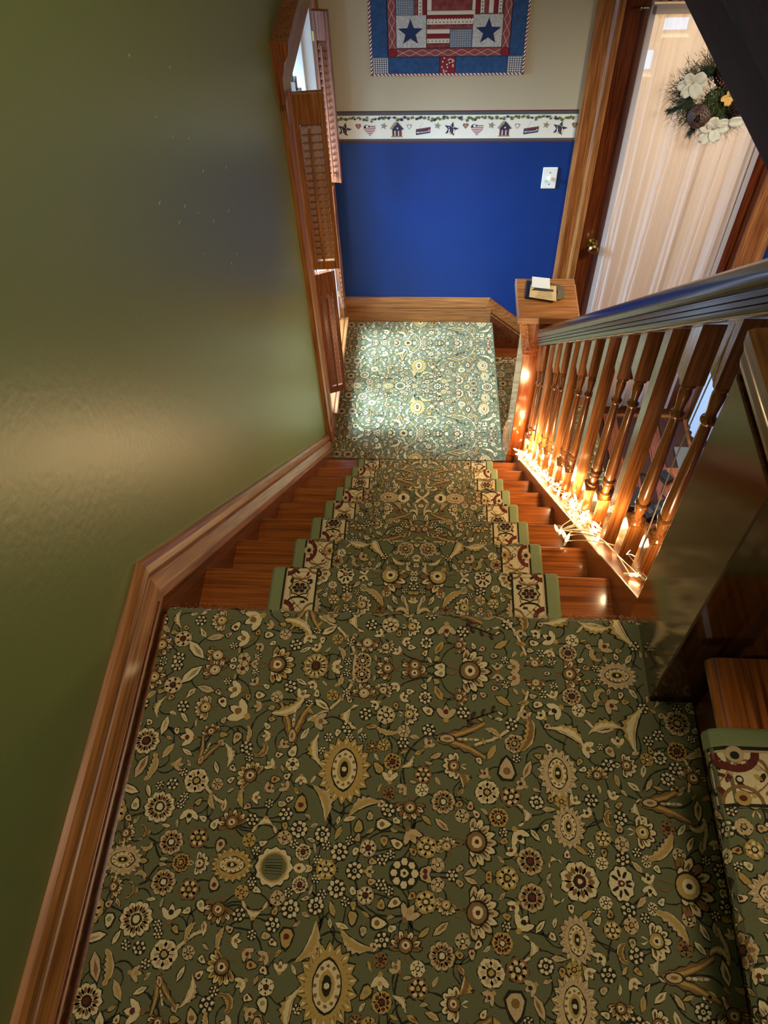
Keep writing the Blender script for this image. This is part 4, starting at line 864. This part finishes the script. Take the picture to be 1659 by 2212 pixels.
# ------------------------------------------------------------------ fairy lights on the stringer
random.seed(42)
fx_ = empty('string_lights', (.43, 1.7, -.9), 'tangled string of warm white fairy lights lit along the foot of the balusters', 'string lights')
clear = mat('clear_wire', (226, 214, 178), rough=.25, spec=.6)
bulb_glass = bpy.data.materials.new('lit_bulb'); bulb_glass.use_nodes = True
bb_ = bulb_glass.node_tree.nodes['Principled BSDF']; bb_.inputs['Base Color'].default_value = (1, .8, .5, 1); bb_.inputs['Emission Color'].default_value = (1, .60, .22, 1); bb_.inputs['Emission Strength'].default_value = 17
halo = bpy.data.materials.new('bulb_tip'); halo.use_nodes = True
hh = halo.node_tree.nodes['Principled BSDF']; hh.inputs['Base Color'].default_value = (1, .85, .6, 1); hh.inputs['Emission Color'].default_value = (1, .74, .38, 1); hh.inputs['Emission Strength'].default_value = 7
def topz(y): return nose(y)+.035
pts = []
for i in range(112):
    t = (i+random.random())/112; y = .80+1.80*(t**1.0) if random.random() < .35 else 1.15+1.45*(t**.8)
    x = XR+.012+random.random()*.05+(.03*random.random() if random.random() < .3 else 0); pts.append(Vector((x, y, topz(y)+.008+.03*random.random()**1.5)))
for _ in range(4): y = random.uniform(1.20, 1.36); pts.append(Vector((XR-.02-random.random()*.045, y, topz(y)+.01-random.random()*.05)))
for _ in range(12): y = random.uniform(2.50, 2.63); pts.append(Vector((XR-.005+random.random()*.06, y, topz(y)+.01+random.random()*.035)))
bl1 = MB(); bl1.lathe([(.0028, 0), (.0040, .003), (.0040, .013), (.0022, .019), (.0001, .024)], n=8)
so1 = MB(); so1.lathe([(.0030, -.014), (.0036, -.012), (.0036, -.001), (.0026, 0)], n=8)
bm_, sm_ = None, None; socks = MB()
for i, p in enumerate(pts):
    d = Vector((random.uniform(-1, 1), random.uniform(-1, 1), random.uniform(-.1, .9))).normalized(); rot = d.to_track_quat('Z', 'Y').to_euler()
    if bm_ is None:
        o = bl1.build('bulb', bulb_glass, fx_, smooth=True, loc=p); o.rotation_euler = rot; bm_ = o.data
        q = so1.build('bulb_socket', clear, o, loc=p); q.location = (0, 0, 0); sm_ = q.data
    else:
        o = inst('bulb', bm_, p, fx_, rot); q = bpy.data.objects.new('bulb_socket', sm_); COL.objects.link(q); q.parent = o
# small lamps that carry the light of the bulbs into the room
for i in range(13):
    y = .86+i*.143; l = bpy.data.lights.new('fairy_light_glow', 'POINT'); l.energy = .30+.165*i; l.color = (1, .70, .36); l.shadow_soft_size = .012
    o = bpy.data.objects.new('fairy_light_glow', l); COL.objects.link(o); o.location = (XR+.02+.02*random.random(), y, topz(y)+.105)
b = MB(); order = sorted(pts, key=lambda p: p.y+random.uniform(-.06, .06))
for strand in range(3):
    seq = []; seg = order[strand % 2::2] if strand < 2 else order[::3]
    for a, c in zip(seg, seg[1:]):
        mid = (a+c)/2+Vector((random.uniform(-.02, .02), random.uniform(-.02, .02), random.uniform(.0, .018)))
        for t in (0, .25, .5, .75): seq.append(a*(1-t)**2+mid*2*t*(1-t)+c*t*t)
    for p in seq: p.z = max(p.z, topz(p.y)+.003) if p.x > XR else p.z
    b.tube(seq, .0013, 5)
# a wire that runs up the first baluster to the handrail
b.tube([(XB-.02, .955, topz(.955)+.02), (XB-.026, .957, .25), (XB-.024, .952, .45), (XB-.02, .95, .58)], .0013, 5)
b.build('wire', clear, fx_, smooth=True)
w2 = MB(); w2.tube([(XB-.02+.01*math.sin(i), .86+i*.012, topz(.86)+.02+.01*math.cos(i*1.3)-i*.008) for i in range(14)], .0016, 5); w2.build('lead_wire', mat('grey_cord', (150, 150, 156), rough=.4), fx_, smooth=True)
# strand twisted beneath the handrail
hs = MB(); hp = []
for i in range(60): y = .82+i*.0225; hp.append((XB-.038+.0015*math.sin(i*2.1), y, nose(y)+.757+.001*math.sin(i*1.7)))
hs.tube(hp, .0012, 5); tag(hs.build('handrail_wire', brass, smooth=True), 'thin gold wire running along the lower edge of the handrail', 'wire')

# ------------------------------------------------------------------ mail on the newel cap
ZC = -.8355
def sheet(name, pts, z, th, m, label, cat, curl=0, extra=None):
    b = MB(); n = len(pts); cxm = sum(p[0] for p in pts)/n
    low = [(x, y, z+curl*abs(x-cxm)) for x, y in pts]; b.add(low+[(x, y, zz+th) for x, y, zz in low], [tuple(range(n))[::-1], tuple(range(n, 2*n))]+[(i, (i+1) % n, n+(i+1) % n, n+i) for i in range(n)])
    o = b.build(name, m); return tag(o, label, cat)
sheet('envelope', [(.372, 2.735), (.45, 2.735), (.465, 2.835), (.385, 2.848)], ZC, .004, mat('navy_paper', (20, 28, 52), rough=.5), 'dark navy envelope lying lowest on the newel post cap', 'envelope')
sheet('box_lid', [(.47, 2.725), (.535, 2.735), (.54, 2.80), (.48, 2.825)], ZC, .012, mat('brown_box', (96, 76, 48), rough=.5), 'small brown box beside the letters on the newel cap', 'box')
fly = sheet('letter', [(.388, 2.728), (.500, 2.702), (.506, 2.80), (.40, 2.81)], ZC+.013, .0012, mat('tan_paper', (196, 164, 112), rough=.6), 'cream folded letter with printed lines on top of the mail pile', 'letter')
b = MB()
for i in range(5): y0 = 2.722+i*.010; b.add([(.415+.004*i, y0+.006, ZC+.0150), (.485, y0-.006, ZC+.0150), (.485, y0-.0045, ZC+.0150), (.415+.004*i, y0+.0075, ZC+.0150)], [(0, 1, 2, 3)])
b.add([(.40, 2.772, ZC+.0151), (.492, 2.762, ZC+.0151), (.492, 2.774, ZC+.0151), (.42, 2.79, ZC+.0151)], [(0, 1, 2, 3)])
b.build('printed_lines', mat('ink', (50, 44, 36), rough=.7), fly)
sheet('card', [(.402, 2.788), (.478, 2.776), (.482, 2.846), (.408, 2.858)], ZC+.016, .0015, mat('white_card', (214, 210, 196), rough=.5), 'pale creased card lying on the far edge of the mail pile', 'card')
sheet('glossy_packet', [(.50, 2.71), (.533, 2.722), (.54, 2.765), (.512, 2.775)], ZC+.0135, .003, mat('glossy_packet', (150, 138, 110), rough=.08, metal=.6), 'small shiny clear packet at the right end of the mail pile', 'packet')

# ------------------------------------------------------------------ quilt on the far wall
qo = empty('wall_quilt', (.03, YF-.006, -.1), 'red, white and blue patchwork quilt with navy stars on the far wall', 'quilt')
QM = [mat('quilt_blue', (34, 72, 118), rough=.9, noise=.25, nscale=60), mat('quilt_plaid', (134, 66, 70), rough=.9, noise=.2, nscale=90), mat('quilt_red', (122, 24, 38), rough=.9), mat('quilt_white', (216, 212, 200), rough=.9),
      mat('quilt_navy', (26, 44, 92), rough=.9), mat('quilt_gingham', (96, 116, 146), rough=.9), mat('quilt_paisley', (128, 58, 62), rough=.9, noise=.5, nscale=55), mat('quilt_floral', (184, 188, 190), rough=.9, noise=.28, nscale=110)]
QX, QZ, QS, QT = -.3225, -.440, .000645, .000600
def qp(X, Y): return (QX+(X-75)*QS, QZ+(530-Y)*QT)
def patch(X0, X1, Y0_, Y1, m, nm='patch', d=.006):
    (xa, za), (xb, zb) = qp(X0, Y1), qp(X1, Y0_); g = .0006
    b = MB(); yq = YF-.008; b.sweep([[(xa+g, yq, za+g), (xb-g, yq, za+g), (xb-g, yq, zb-g), (xa+g, yq, zb-g)], [(xa+g, yq-d*.6, za+g), (xb-g, yq-d*.6, za+g), (xb-g, yq-d*.6, zb-g), (xa+g, yq-d*.6, zb-g)], [(xa+.003, yq-d, za+.003), (xb-.003, yq-d, za+.003), (xb-.003, yq-d, zb-.003), (xa+.003, yq-d, zb-.003)]])
    return b.build(nm, QM[m], qo)
(bx0, bz0), (bx1, bz1) = qp(78, 527), qp(1157, -647)
b = MB(); b.box((bx0, YF-.008, bz0), (bx1, YF-.001, bz1)); b.build('backing', QM[4], qo)
MY = -60
def both(X0, X1, Ya, Yb, m, **k):
    patch(X0, X1, Ya, Yb, m, **k)
    if Yb > MY and not (Ya < MY < Yb): patch(X0, X1, 2*MY-Yb, 2*MY-Ya, m, **k)
YQ = YF-.0145
both(85, 198, MY, 395, 0); both(1048, 1150, MY, 395, 0)
for X0, X1 in ((198, 565), (675, 1040)): both(X0, X1, 395, 522, 0)
for X0, X1 in ((85, 198), (1040, 1150)): both(X0, X1, 395, 522, 5)
both(565, 675, 395, 522, 2); both(200, 258, MY, 335, 1); both(990, 1046, MY, 335, 1); both(258, 990, 335, 395, 1); both(200, 258, 335, 395, 2); both(990, 1046, 335, 395, 2)
for X0, X1 in ((258, 468), (785, 990)): both(X0, X1, 103, 332, 7)
both(258, 385, MY, 103, 5); both(385, 410, MY, 103, 6); both(410, 440, MY, 103, 3); both(440, 468, MY, 103, 2)
both(798, 830, MY, 98, 2); both(830, 858, MY, 98, 3); both(858, 886, MY, 98, 6); both(886, 920, MY, 98, 3); both(920, 950, MY, 98, 2); both(950, 978, MY, 98, 3); both(978, 990, MY, 98, 6)
both(470, 798, 75, 105, 3); both(470, 503, MY, 75, 3); both(775, 798, MY, 75, 3); patch(503, 775, 2*MY-75, 75, 6)
both(470, 785, 105, 135, 2); both(470, 785, 135, 170, 3); both(470, 785, 170, 200, 6); both(470, 630, 200, 233, 3); both(470, 630, 233, 266, 2); both(470, 630, 266, 300, 3); both(470, 630, 300, 332, 6); both(630, 785, 200, 332, 5)
# appliqued stars
for cx_, cy_ in ((357, 222), (893, 220), (357, 2*MY-222), (893, 2*MY-220)):
    cu_, cv_ = qp(cx_, cy_); st_ = star(cu_, cv_, .057, 0, 5, .42); st_ = [(u, v) for u, v in st_]
    b = MB(); b.sweep([[(u, YQ+.003, v) for u, v in st_], [(u, YQ-.001, v) for u, v in st_]]); b.build('star', QM[4], qo)
# printed / stitched detail
def rectp(b, X0, X1, Ya, Yb, m, y=None): (xa, za), (xb, zb) = qp(X0, Yb), qp(X1, Ya); b.add([(xa, y or YQ-.0004, za), (xb, y or YQ-.0004, za), (xb, y or YQ-.0004, zb), (xa, y or YQ-.0004, zb)], [(0, 1, 2, 3)], m)
b = MB()
for X0, X1, Ya, Yb in ((85, 198, 395, 522), (1040, 1150, 395, 522), (630, 785, 200, 332), (258, 385, -60, 103)):
    small = X0 in (85, 1040); c = 3 if small else 7
    X = X0+9
    while X < X1-6: rectp(b, X, X+(4 if small else 2.5), Ya+5, Yb-5, c); X += 16
    Y = Ya+9
    while Y < Yb-6: rectp(b, X0+6, X1-6, Y, Y+(4 if small else 2.5), c); Y += 16
    if not small: continue
    X = X0+13
    while X < X1-10:
        Y = Ya+13
        while Y < Yb-10: rectp(b, X+1, X+9, Y+1, Y+9, 4, YQ-.0008); Y += 16
        X += 16
def diag(X0, X1, Ya, Yb, step):
    n = max(1, round((X1-X0)/step)) if X1-X0 > Yb-Ya else max(1, round((Yb-Ya)/step)); hor = X1-X0 > Yb-Ya
    for i in range(n):
        for s_ in (0, 1):
            if hor: xa, xb = X0+(X1-X0)*i/n, X0+(X1-X0)*(i+1)/n; P = [(xa, Ya+4), (xb, Yb-4)] if s_ else [(xa, Yb-4), (xb, Ya+4)]
            else: ya, yb_ = Ya+(Yb-Ya)*i/n, Ya+(Yb-Ya)*(i+1)/n; P = [(X0+4, ya), (X1-4, yb_)] if s_ else [(X1-4, ya), (X0+4, yb_)]
            (x1_, z1_), (x2_, z2_) = qp(*P[0]), qp(*P[1]); d = Vector((x2_-x1_, z2_-z1_)).normalized(); nx, nz = -d.y*.0007, d.x*.0007
            b.add([(x1_+nx, YQ-.0004, z1_+nz), (x2_+nx, YQ-.0004, z2_+nz), (x2_-nx, YQ-.0004, z2_-nz), (x1_-nx, YQ-.0004, z1_-nz)], [(0, 1, 2, 3)], 3)
diag(258, 990, 338, 392, 88); diag(203, 255, -60, 335, 88); diag(993, 1044, -60, 335, 88)
random.seed(8)
for _ in range(16): X, Y = random.uniform(575, 662), random.uniform(402, 512); u, v = qp(X, Y); b.add([(p, YQ-.0004, q) for p, q in star(u, v, .0055, random.random())], [tuple(range(10))], 3)
for X0, X1, Ya, Yb in ((410, 440, -60, 100), (830, 858, -60, 96), (950, 978, -60, 96)):
    Y = Ya
    while Y < Yb-8: u, v = qp((X0+X1)/2, Y+8); b.add([(u+.003*math.cos(a), YQ-.0004, v+.003*math.sin(a)) for a in [PI*i/3 for i in range(6)]], [tuple(range(6))], 4); Y += 24
for Y in (152, 283):
    X = 482
    while X < (780 if Y == 152 else 625): u, v = qp(X, Y); b.add([(u+.0028*math.cos(a), YQ-.0004, v+.0028*math.sin(a)) for a in [PI*i/3 for i in range(6)]], [tuple(range(6))], 4); X += 26
X = 472
while X < 780: u, v = qp(X+9, 136); b.add([(u+.006*math.cos(a), YQ-.0003, v+.006*math.sin(a)) for a in [PI*i/4 for i in range(8)]], [tuple(range(8))], 3); X += 20
for cx_, cy_ in ((362, 217), (888, 215)):
    for _ in range(60):
        X, Y = cx_+random.uniform(-98, 98), cy_+random.uniform(-108, 108); u, v = qp(X, Y); r = random.uniform(.002, .004); a0 = random.random()*6
        b.add([(u+r*math.cos(a0+a), YQ+.0004, v+r*math.sin(a0+a)) for a in (0, 1, 2, 3, 2.2, 1.1)], [(0, 1, 2, 3, 4, 5)], 5 if random.random() < .6 else 3)
b.build('stitched_print', QM, qo)['kind'] = 'stuff'
# striped piping round the edge
b = MB(); (xa, za), (xb, zb) = qp(78, 527), qp(1157, -647); r = .0058
def pipe(p0, p1):
    p0, p1 = Vector(p0), Vector(p1); L = (p1-p0).length; n = int(L/.0085)
    for i in range(n):
        a, c = p0+(p1-p0)*(i/n), p0+(p1-p0)*((i+1)/n); d = (p1-p0).normalized(); sk = d*.006; nrm = Vector((0, -1, 0)); sd = d.cross(nrm)
        rg = []
        for e in (a, c): rg.append([e+sd*r*math.cos(t)+nrm*r*math.sin(t)+sk*math.cos(t) for t in [PI*2*j/8 for j in range(8)]])
        b.sweep(rg, 0 if i % 2 else 1, cap=False)
pipe((xa, YF-.009, za), (xb, YF-.009, za)); pipe((xa, YF-.009, zb), (xb, YF-.009, zb)); pipe((xa, YF-.009, za), (xa, YF-.009, zb)); pipe((xb, YF-.009, za), (xb, YF-.009, zb))
b.build('striped_piping', [mat('piping_white', (222, 218, 208), rough=.9), QM[2]], qo)

# ------------------------------------------------------------------ wreath on the front door
wx, wy, wz = 1.235, YF-.085, -.50
wr = empty('door_wreath', (wx, wy, wz), 'evergreen wreath with pine cones and white flowers hanging on the sheer curtain', 'wreath')
random.seed(17)
gm = [mat('needle_dark', (26, 44, 30), rough=.6), mat('needle_green', (58, 76, 30), rough=.6), mat('dry_grass', (128, 104, 48), rough=.7)]
b = MB()
for i in range(5200):
    a = random.uniform(0, 2*PI); rr = .115+random.gauss(0, .032); p = Vector((wx+rr*math.cos(a), wy+random.uniform(-.03, .03), wz+rr*math.sin(a)))
    d = Vector((math.cos(a+random.uniform(-1.1, 1.1)), random.uniform(-.6, .2), math.sin(a+random.uniform(-1.1, 1.1)))).normalized()*random.uniform(.02, .05)
    s_ = d.cross(Vector((0, 1, 0))).normalized()*.0011; b.add([p-s_, p+s_, p+d], [(0, 1, 2)], 0 if random.random() < .6 else 1)
for ca in (PI*1.12, PI*1.4, PI*.45, PI*1.75):
    for i in range(260):
        t = random.random(); p = Vector((wx+(.12+.07*t)*math.cos(ca), wy-.02, wz+(.12+.07*t)*math.sin(ca))); a = ca+random.uniform(-.9, .9)
        d = Vector((math.cos(a), random.uniform(-.5, .1), math.sin(a)))*random.uniform(.02, .04); s_ = d.cross(Vector((0, 1, 0))).normalized()*.0013; b.add([p-s_, p+s_, p+d], [(0, 1, 2)], 0)
b.build('needles', gm, wr)['kind'] = 'stuff'
b = MB()
for i in range(240):
    a = random.choice((PI*.95, PI*.55, PI*1.6, PI*1.72))+random.gauss(0, .28); p0 = Vector((wx+.12*math.cos(a), wy-.01, wz+.12*math.sin(a))); L_ = random.uniform(.07, .14); c = random.uniform(-.8, .8)
    q = [p0+Vector((math.cos(a+c*t), -.12*t, math.sin(a+c*t)))*L_*t for t in (0, .33, .66, 1)]
    b.tube(q, [.0008, .0007, .0006, .0003], 3, 2 if random.random() < .7 else 0, cap=False)
b.build('dry_sprigs', gm, wr)['kind'] = 'stuff'
b = MB(); 
for i in range(24): a = 2*PI*i/24; 
b.sweep([[(wx+(.105+.022*math.cos(t))*math.cos(2*PI*i/24), wy+.022*math.sin(t), wz+(.105+.022*math.cos(t))*math.sin(2*PI*i/24)) for t in [2*PI*j/8 for j in range(8)]] for i in range(25)], cap=False); b.build('twig_ring', gm[0], wr)
b = MB()
for i in range(1500):
    a = random.uniform(0, 2*PI); rr = .06*math.sqrt(random.random()); p = Vector((wx+.03+rr*math.cos(a), wy+random.uniform(-.035, .02), wz-.03+rr*math.sin(a)))
    d = Vector((random.uniform(-1, 1), random.uniform(-1, .2), random.uniform(-1, 1))).normalized()*random.uniform(.015, .03); s_ = d.cross(Vector((0, 1, .1))).normalized()*.0018; b.add([p-s_, p+s_, p+d], [(0, 1, 2)])
b.build('moss_centre', gm[1], wr)['kind'] = 'stuff'
cone_m = mat('cone_scale', (58, 34, 24), rough=.5, noise=.3, nscale=90)
cone_l = mat('cone_scale_tip', (82, 56, 40), rough=.5, noise=.3, nscale=90)
def cone(c, ax, L_, R__):
    b = MB(); ax = Vector(ax).normalized(); rot = ax.to_track_quat('Z', 'Y').to_matrix(); b.lathe([(.0001, -L_*.5), (R__*.4, -L_*.35), (R__*.5, 0), (R__*.3, L_*.3), (.0001, L_*.48)], c, 10, rot=rot)
    for i in range(120):
        t = i/120; a = i*2.39996; z = L_*(-.48+.96*t); rr = R__*math.sin(PI*(t*.86+.1))**.7
        p = rot @ Vector((rr*math.cos(a), rr*math.sin(a), z))+Vector(c); e = Euler((0, -.9, a)).to_matrix()
        q = [Vector((0, -.006, 0)), Vector((.006, -.007, .001)), Vector((.010, 0, .003)), Vector((.006, .007, .001)), Vector((0, .006, 0)), Vector((.004, 0, -.003))]
        b.add([p+rot @ (Matrix.Rotation(a, 3, 'Z') @ (Matrix.Rotation(.55, 3, 'Y') @ (v*1.25))) for v in q], [(0, 1, 2, 3, 4), (0, 5, 1), (1, 5, 2), (2, 5, 3), (3, 5, 4), (4, 5, 0)], 1 if random.random() < .35 else 0)
    b.build('pine_cone', [cone_m, cone_l], wr)
cone((1.262, wy-.055, -.395), (.6, -.5, .5), .105, .038); cone((1.185, wy-.055, -.578), (-.3, -.8, .2), .09, .042); cone((1.352, wy-.045, -.545), (.5, -.3, -.6), .085, .034)
pet_m = mat('petal_white', (206, 208, 192), rough=.55, noise=.06, nscale=30); yel = mat('petal_yellow', (222, 182, 100), rough=.55)
def flower(c, n, R__, m=pet_m, tilt=0, seed=1):
    rr = random.Random(seed); b = MB()
    for i in range(n):
        a = 2*PI*i/n+tilt+rr.uniform(-.2, .2); L_ = R__*rr.uniform(.85, 1.1); wd = L_*.42; cup = rr.uniform(.15, .45); G = 5; vs = []
        for u in range(G+1):
            for v in range(-2, 3):
                t = u/G; ww = wd*math.sin(PI*min(1, t*.78+.10))**.6*(v/2); x = L_*t; y = -(cup*L_*t*(1-t*.5)+abs(v)*.25*wd*.6+i*.0012)
                vs.append((c[0]+x*math.cos(a)-ww*math.sin(a), c[1]+y, c[2]+x*math.sin(a)+ww*math.cos(a)))
        b.add(vs, [(u*5+v, u*5+v+1, (u+1)*5+v+1, (u+1)*5+v) for u in range(G) for v in range(4)])
    o = b.build('flower', m, wr, smooth=True); s = o.modifiers.new('s', 'SOLIDIFY'); s.thickness = .0012; return o
flower((1.115, wy-.05, -.430), 6, .062, seed=2); flower((1.262, wy-.055, -.640), 5, .066, seed=5, tilt=.3); flower((1.30, wy-.04, -.495), 4, .040, yel, seed=8); flower((1.345, wy-.05, -.475), 3, .05, seed=9, tilt=.5); flower((1.325, wy-.06, -.60), 2, .06, seed=12, tilt=.2)

# ------------------------------------------------------------------ things on the foyer floor
tag(MB().box((1.60, 2.55, FZ), (2.5, 3.57, FZ+.010)).build('door_mat', mat('rug_grey', (104, 100, 92), rough=1, noise=.2, nscale=200, bump=.8, bscale=300), bevel=.004), 'grey flat-woven rug lying before the front door', 'rug')
# pale cloth-covered stand beside the door
ct = empty('covered_stand', (1.95, 3.69, FZ), 'small stand hidden under a pale blue-white cloth right of the front door', 'stand')
b = MB(); b.box((1.72, 3.60, FZ), (2.16, 3.79, FZ+.06)); b.build('plinth', dark_m, ct)
secs = []
for j in range(9):
    z = FZ+.06+.92*j/8; k_ = 1+.06*(1-j/8); ring_ = []
    for i in range(48):
        a = 2*PI*i/48; c_, s_ = math.cos(a), math.sin(a); e = (abs(c_)**6+abs(s_)**6)**(-1/6); f = 1+.035*math.sin(a*14)*(1-j/9)
        ring_.append((1.95+.225*c_*e*k_*f, 3.69+.10*s_*e*k_*f, z))
    secs.append(ring_)
b = MB(); b.sweep(secs); b.build('cloth', mat('pale_cloth', (196, 204, 222), rough=.8), ct, smooth=True)
ad = empty('power_adapter', (1.50, 3.30, FZ), 'black plug adapter with its cord on the wooden foyer floor', 'adapter')
b = MB(); b.cbox((1.50, 3.30, FZ+.02), (.06, .09, .04), Euler((0, 0, .5)).to_matrix()); b.build('body', black, ad, bevel=.006)
b = MB(); b.tube([(1.49, 3.25, FZ+.008), (1.46, 3.18, FZ+.005), (1.50, 3.10, FZ+.005), (1.47, 2.98, FZ+.005), (1.40, 2.95, FZ+.005)], .004, 6); b.build('cord', black, ad, smooth=True)
ps = empty('power_strip', (1.40, 3.02, FZ), 'black power strip with outlets on the foyer floor behind the balusters', 'power strip')
R3 = Euler((0, 0, .45)).to_matrix(); b = MB(); b.cbox((1.38, 3.02, FZ+.025), (.26, .085, .05), R3); b.build('housing', black, ps, bevel=.006)
for i in range(4): b = MB(); b.cbox(Vector((1.38, 3.02, FZ+.051))+R3 @ Vector((-.09+.06*i, 0, 0)), (.032, .04, .003), R3); b.build('outlet', mat('outlet_grey', (60, 62, 66), rough=.4), ps)
tag(MB().cbox((1.45, 2.90, FZ+.03), (.10, .07, .06), Euler((0, 0, .9)).to_matrix()).build('charger_brick', black, bevel=.006), 'black charger brick close to the power strip', 'charger')
tag(MB().cbox((1.49, 2.99, FZ+.004), (.06, .15, .003), Euler((0, .05, -.5)).to_matrix()).build('paper_slip', mat('slip', (190, 186, 176), rough=.6)), 'white slip of paper leaning by the power strip', 'paper')
tag(MB().cbox((1.64, 3.08, FZ+.013), (.07, .05, .003), Euler((0, .2, .4)).to_matrix()).build('paper_scrap', mat('scrap', (186, 178, 150), rough=.6)), 'crumpled pale scrap at the edge of the grey rug', 'paper')
for pts_, lab in (([(1.25, 3.32, 0), (1.32, 3.35, 0), (1.40, 3.33, 0), (1.47, 3.31, 0)], 'black cord crossing the floor left of the adapter'), ([(1.56, 3.28, .012), (1.62, 3.30, .012), (1.70, 3.24, .012), (1.78, 3.25, .012)], 'black cord on the grey rug right of the adapter'), ([(1.50, 2.93, 0), (1.56, 2.94, 0), (1.62, 2.90, .012), (1.7, 2.92, .012)], 'black cord running right from the charger brick')):
    tag(MB().tube([(x, y, FZ+.005+z) for x, y, z in pts_], .0045, 6).build('loose_wire', black, smooth=True), lab, 'wire')
tube_ = MB().tube([(1.66, 3.43, FZ+.028), (1.82, 3.33, FZ+.028)], .016, 10); tag(tube_.build('metal_tube', mat('steel_tube', (150, 154, 164), rough=.2, metal=1), smooth=True), 'short shiny metal tube lying on the grey rug', 'tube')
tag(MB().box((1.22, 3.0, FZ), (1.30, 3.16, FZ+.10)).build('shoe_box', mat('dark_box', (26, 26, 30), rough=.4), bevel=.006), 'small dark box on the floor seen between the middle balusters', 'box')
bw = empty('black_bowl', (.66, 3.44, FZ), 'round black bowl with a pale inside behind the lowest baluster', 'bowl')
BZ = FZ+.18
b = MB(); b.lathe([(.05, FZ-BZ), (.07, FZ-BZ+.02), (.062, -.02), (.066, 0), (.060, 0), (.056, -.012), (.0001, -.014)], (.66, 3.44, BZ), 28, rot=None); b.build('body', black, bw, smooth=True)
b = MB(); b.lathe([(.055, 0), (.0001, .0005)], (.66, 3.44, BZ-.0125), 24); b.build('pale_lining', mat('lining', (150, 140, 118), rough=.6), bw)
